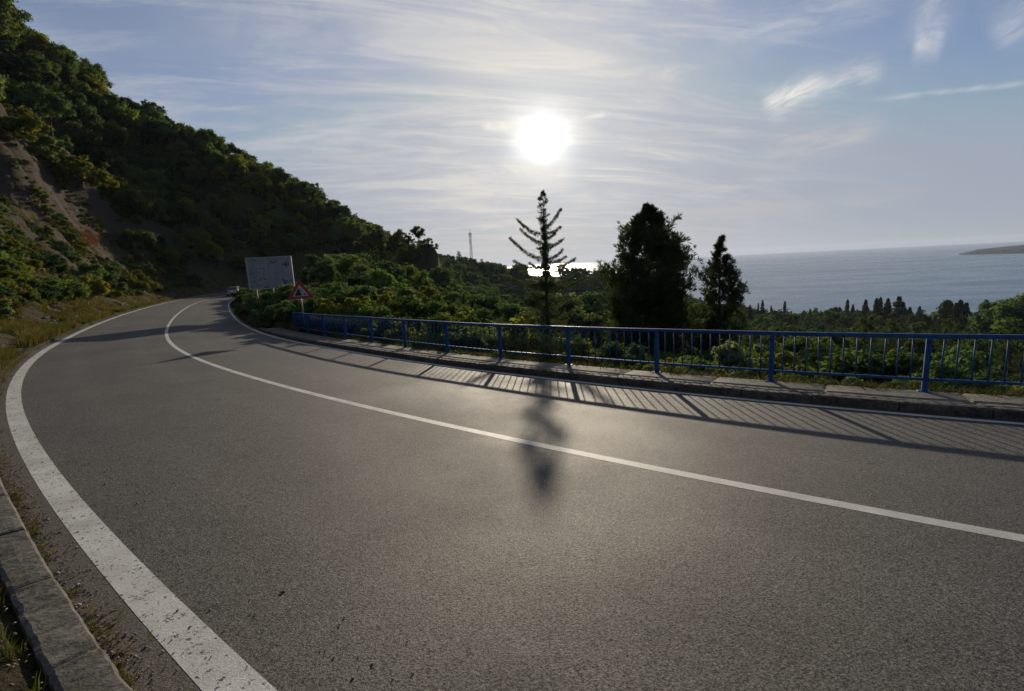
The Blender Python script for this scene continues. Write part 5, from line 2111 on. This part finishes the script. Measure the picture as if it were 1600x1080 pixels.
def bulk(name, pts, shape, mats, label, cat, rng, mi=None):
    """many tiny pieces merged in one mesh"""
    V0, F0 = shape
    V0 = np.array(V0, float)
    F0 = np.array(F0)
    VV, FF, TT = [], [], []
    for i, (x, y, z, s) in enumerate(pts):
        a, b_, c_ = rng.uniform(0, 6.28), rng.normal(0, .35), rng.normal(0, .35)
        ca, sa = math.cos(a), math.sin(a)
        Q = V0 * np.array([rng.uniform(.6, 1.4), rng.uniform(.6, 1.2), rng.uniform(.5, 1.0)]) * s
        Q = Q + rng.normal(0, .12 * s, Q.shape)
        Q[:, 2] += Q[:, 0] * b_ + Q[:, 1] * c_
        Q = np.stack([Q[:, 0] * ca - Q[:, 1] * sa, Q[:, 0] * sa + Q[:, 1] * ca, Q[:, 2]], 1) + np.array([x, y, z])
        VV.append(Q)
        FF.append(F0 + i * len(V0))
        TT.append(np.full(len(V0), rng.uniform(0, 1)))
    o_ = link(name, make_mesh(name, np.vstack(VV), np.vstack(FF), mats, attrs={'tint': np.concatenate(TT)}))
    tag(o_, label, cat, kind='stuff')
    return o_


OCT = ([(1, 0, 0), (-1, 0, 0), (0, 1, 0), (0, -1, 0), (0, 0, .8), (0, 0, -.4), (.6, .6, .35), (-.6, .55, .3)], [(0, 6, 4), (6, 2, 4), (2, 7, 4), (7, 1, 4), (1, 3, 4), (3, 0, 4), (0, 2, 6), (2, 1, 7), (1, 2, 5), (0, 3, 5), (3, 1, 5), (2, 0, 5)])
m, t, o = new_mat('gravel_stone')
c = t.mix(t.attr('tint'), (0.07, 0.06, 0.05), (0.25, 0.225, 0.19))
principled(t, o, c, .85, .2)
M['gravel'] = m
pts = []
for k in range(3000):
    s0 = 5.3 + rg2.uniform(0, 1) ** 1.4 * 14
    dd = -3.80 + abs(rg2.normal(0, 1)) * .075
    if rg2.random() < .14:
        dd = rg2.uniform(-3.8, -2.9)
    cl = float(vnoise(np.array([s0 * 2.6]), np.array([.5]), None, 71)[0])
    if cl < -.1 and rg2.random() < .7:
        continue
    p = road_pt(s0, dd, .004)
    pts.append((float(p[0]), float(p[1]), float(p[2]), rg2.uniform(.003, .009) * (1.5 if rg2.random() < .08 else 1)))
for k in range(900):
    s0 = rg2.uniform(4.5, 12)
    dd = -4.02 - abs(rg2.normal(0, .25))
    p = road_pt(s0, dd)
    pts.append((float(p[0]), float(p[1]), T1(float(p[0]), float(p[1])) + .03, rg2.uniform(.004, .011)))
bulk('gravel', pts, OCT, M['gravel'], 'loose gravel and grit gathered along the near kerb', 'gravel', rg2)
LEAF = ([(-1, 0, 0), (0, .42, .14), (1, 0, .05), (0, -.42, .1)], [(0, 1, 2, 3)])
pts = []
for k in range(1000):
    s0 = 5.3 + rg2.uniform(0, 1) ** 1.3 * 18
    cl = float(vnoise(np.array([s0 * 2.1]), np.array([2.5]), None, 73)[0])
    if cl < 0:
        continue
    p = road_pt(s0, -3.79 + abs(rg2.normal(0, .06)), .012)
    pts.append((float(p[0]), float(p[1]), float(p[2]), rg2.uniform(.012, .028)))
bulk('dead_leaves', pts, LEAF, M['dry'], 'dead leaves and straw caught in the gutter by the near kerb', 'leaves', rg2)
gp = []
for k in range(260):
    s0 = 5.5 + rg2.uniform(0, 1) ** 1.2 * 12
    cl = float(vnoise(np.array([s0 * 1.7]), np.array([7.5]), None, 75)[0])
    if cl < .05:
        continue
    p = road_pt(s0, KERB_L + .01 + abs(rg2.normal(0, .025)), .0)
    gp.append((float(p[0]), float(p[1]), float(p[2]), rg2.uniform(.12, .3), rg2.uniform(0, 6.28), int(rg2.random() < .4)))
for k in range(500):
    s0 = 5.0 + rg2.uniform(0, 1) * 10
    dd = -4.04 - abs(rg2.normal(0, .5))
    p = road_pt(s0, dd)
    gp.append((float(p[0]), float(p[1]), T1(float(p[0]), float(p[1])) + .03, rg2.uniform(.15, .5), rg2.uniform(0, 6.28), int(rg2.random() < .5)))
scatter('kerb_weeds', gp, [tuft(8, 18, .2, .22, .006, 'grass'), tuft(9, 16, .2, .26, .005, 'dry')], 'small weeds and moss tufts sprouting along the near kerb', 'weeds')

# ------------------------------------------------------------------ haze
HZ = 6.0e-5
m, t, o = new_mat('haze')
pv = t.new('ShaderNodeVolumePrincipled')
pv.inputs['Color'].default_value = (0.66, 0.76, 0.95, 1)
pv.inputs['Density'].default_value = HZ
pv.inputs['Anisotropy'].default_value = 0.25
t.l.new(pv.outputs[0], o.inputs['Volume'])
mb = MB()
mb.box((0, 0, (SEA - 160 + 150) / 2), (45000, 45000, 150 - (SEA - 160)))
hz = mb.build('haze', m)
tag(hz, 'thin bluish haze over the sea and far hills', 'haze', kind='stuff')
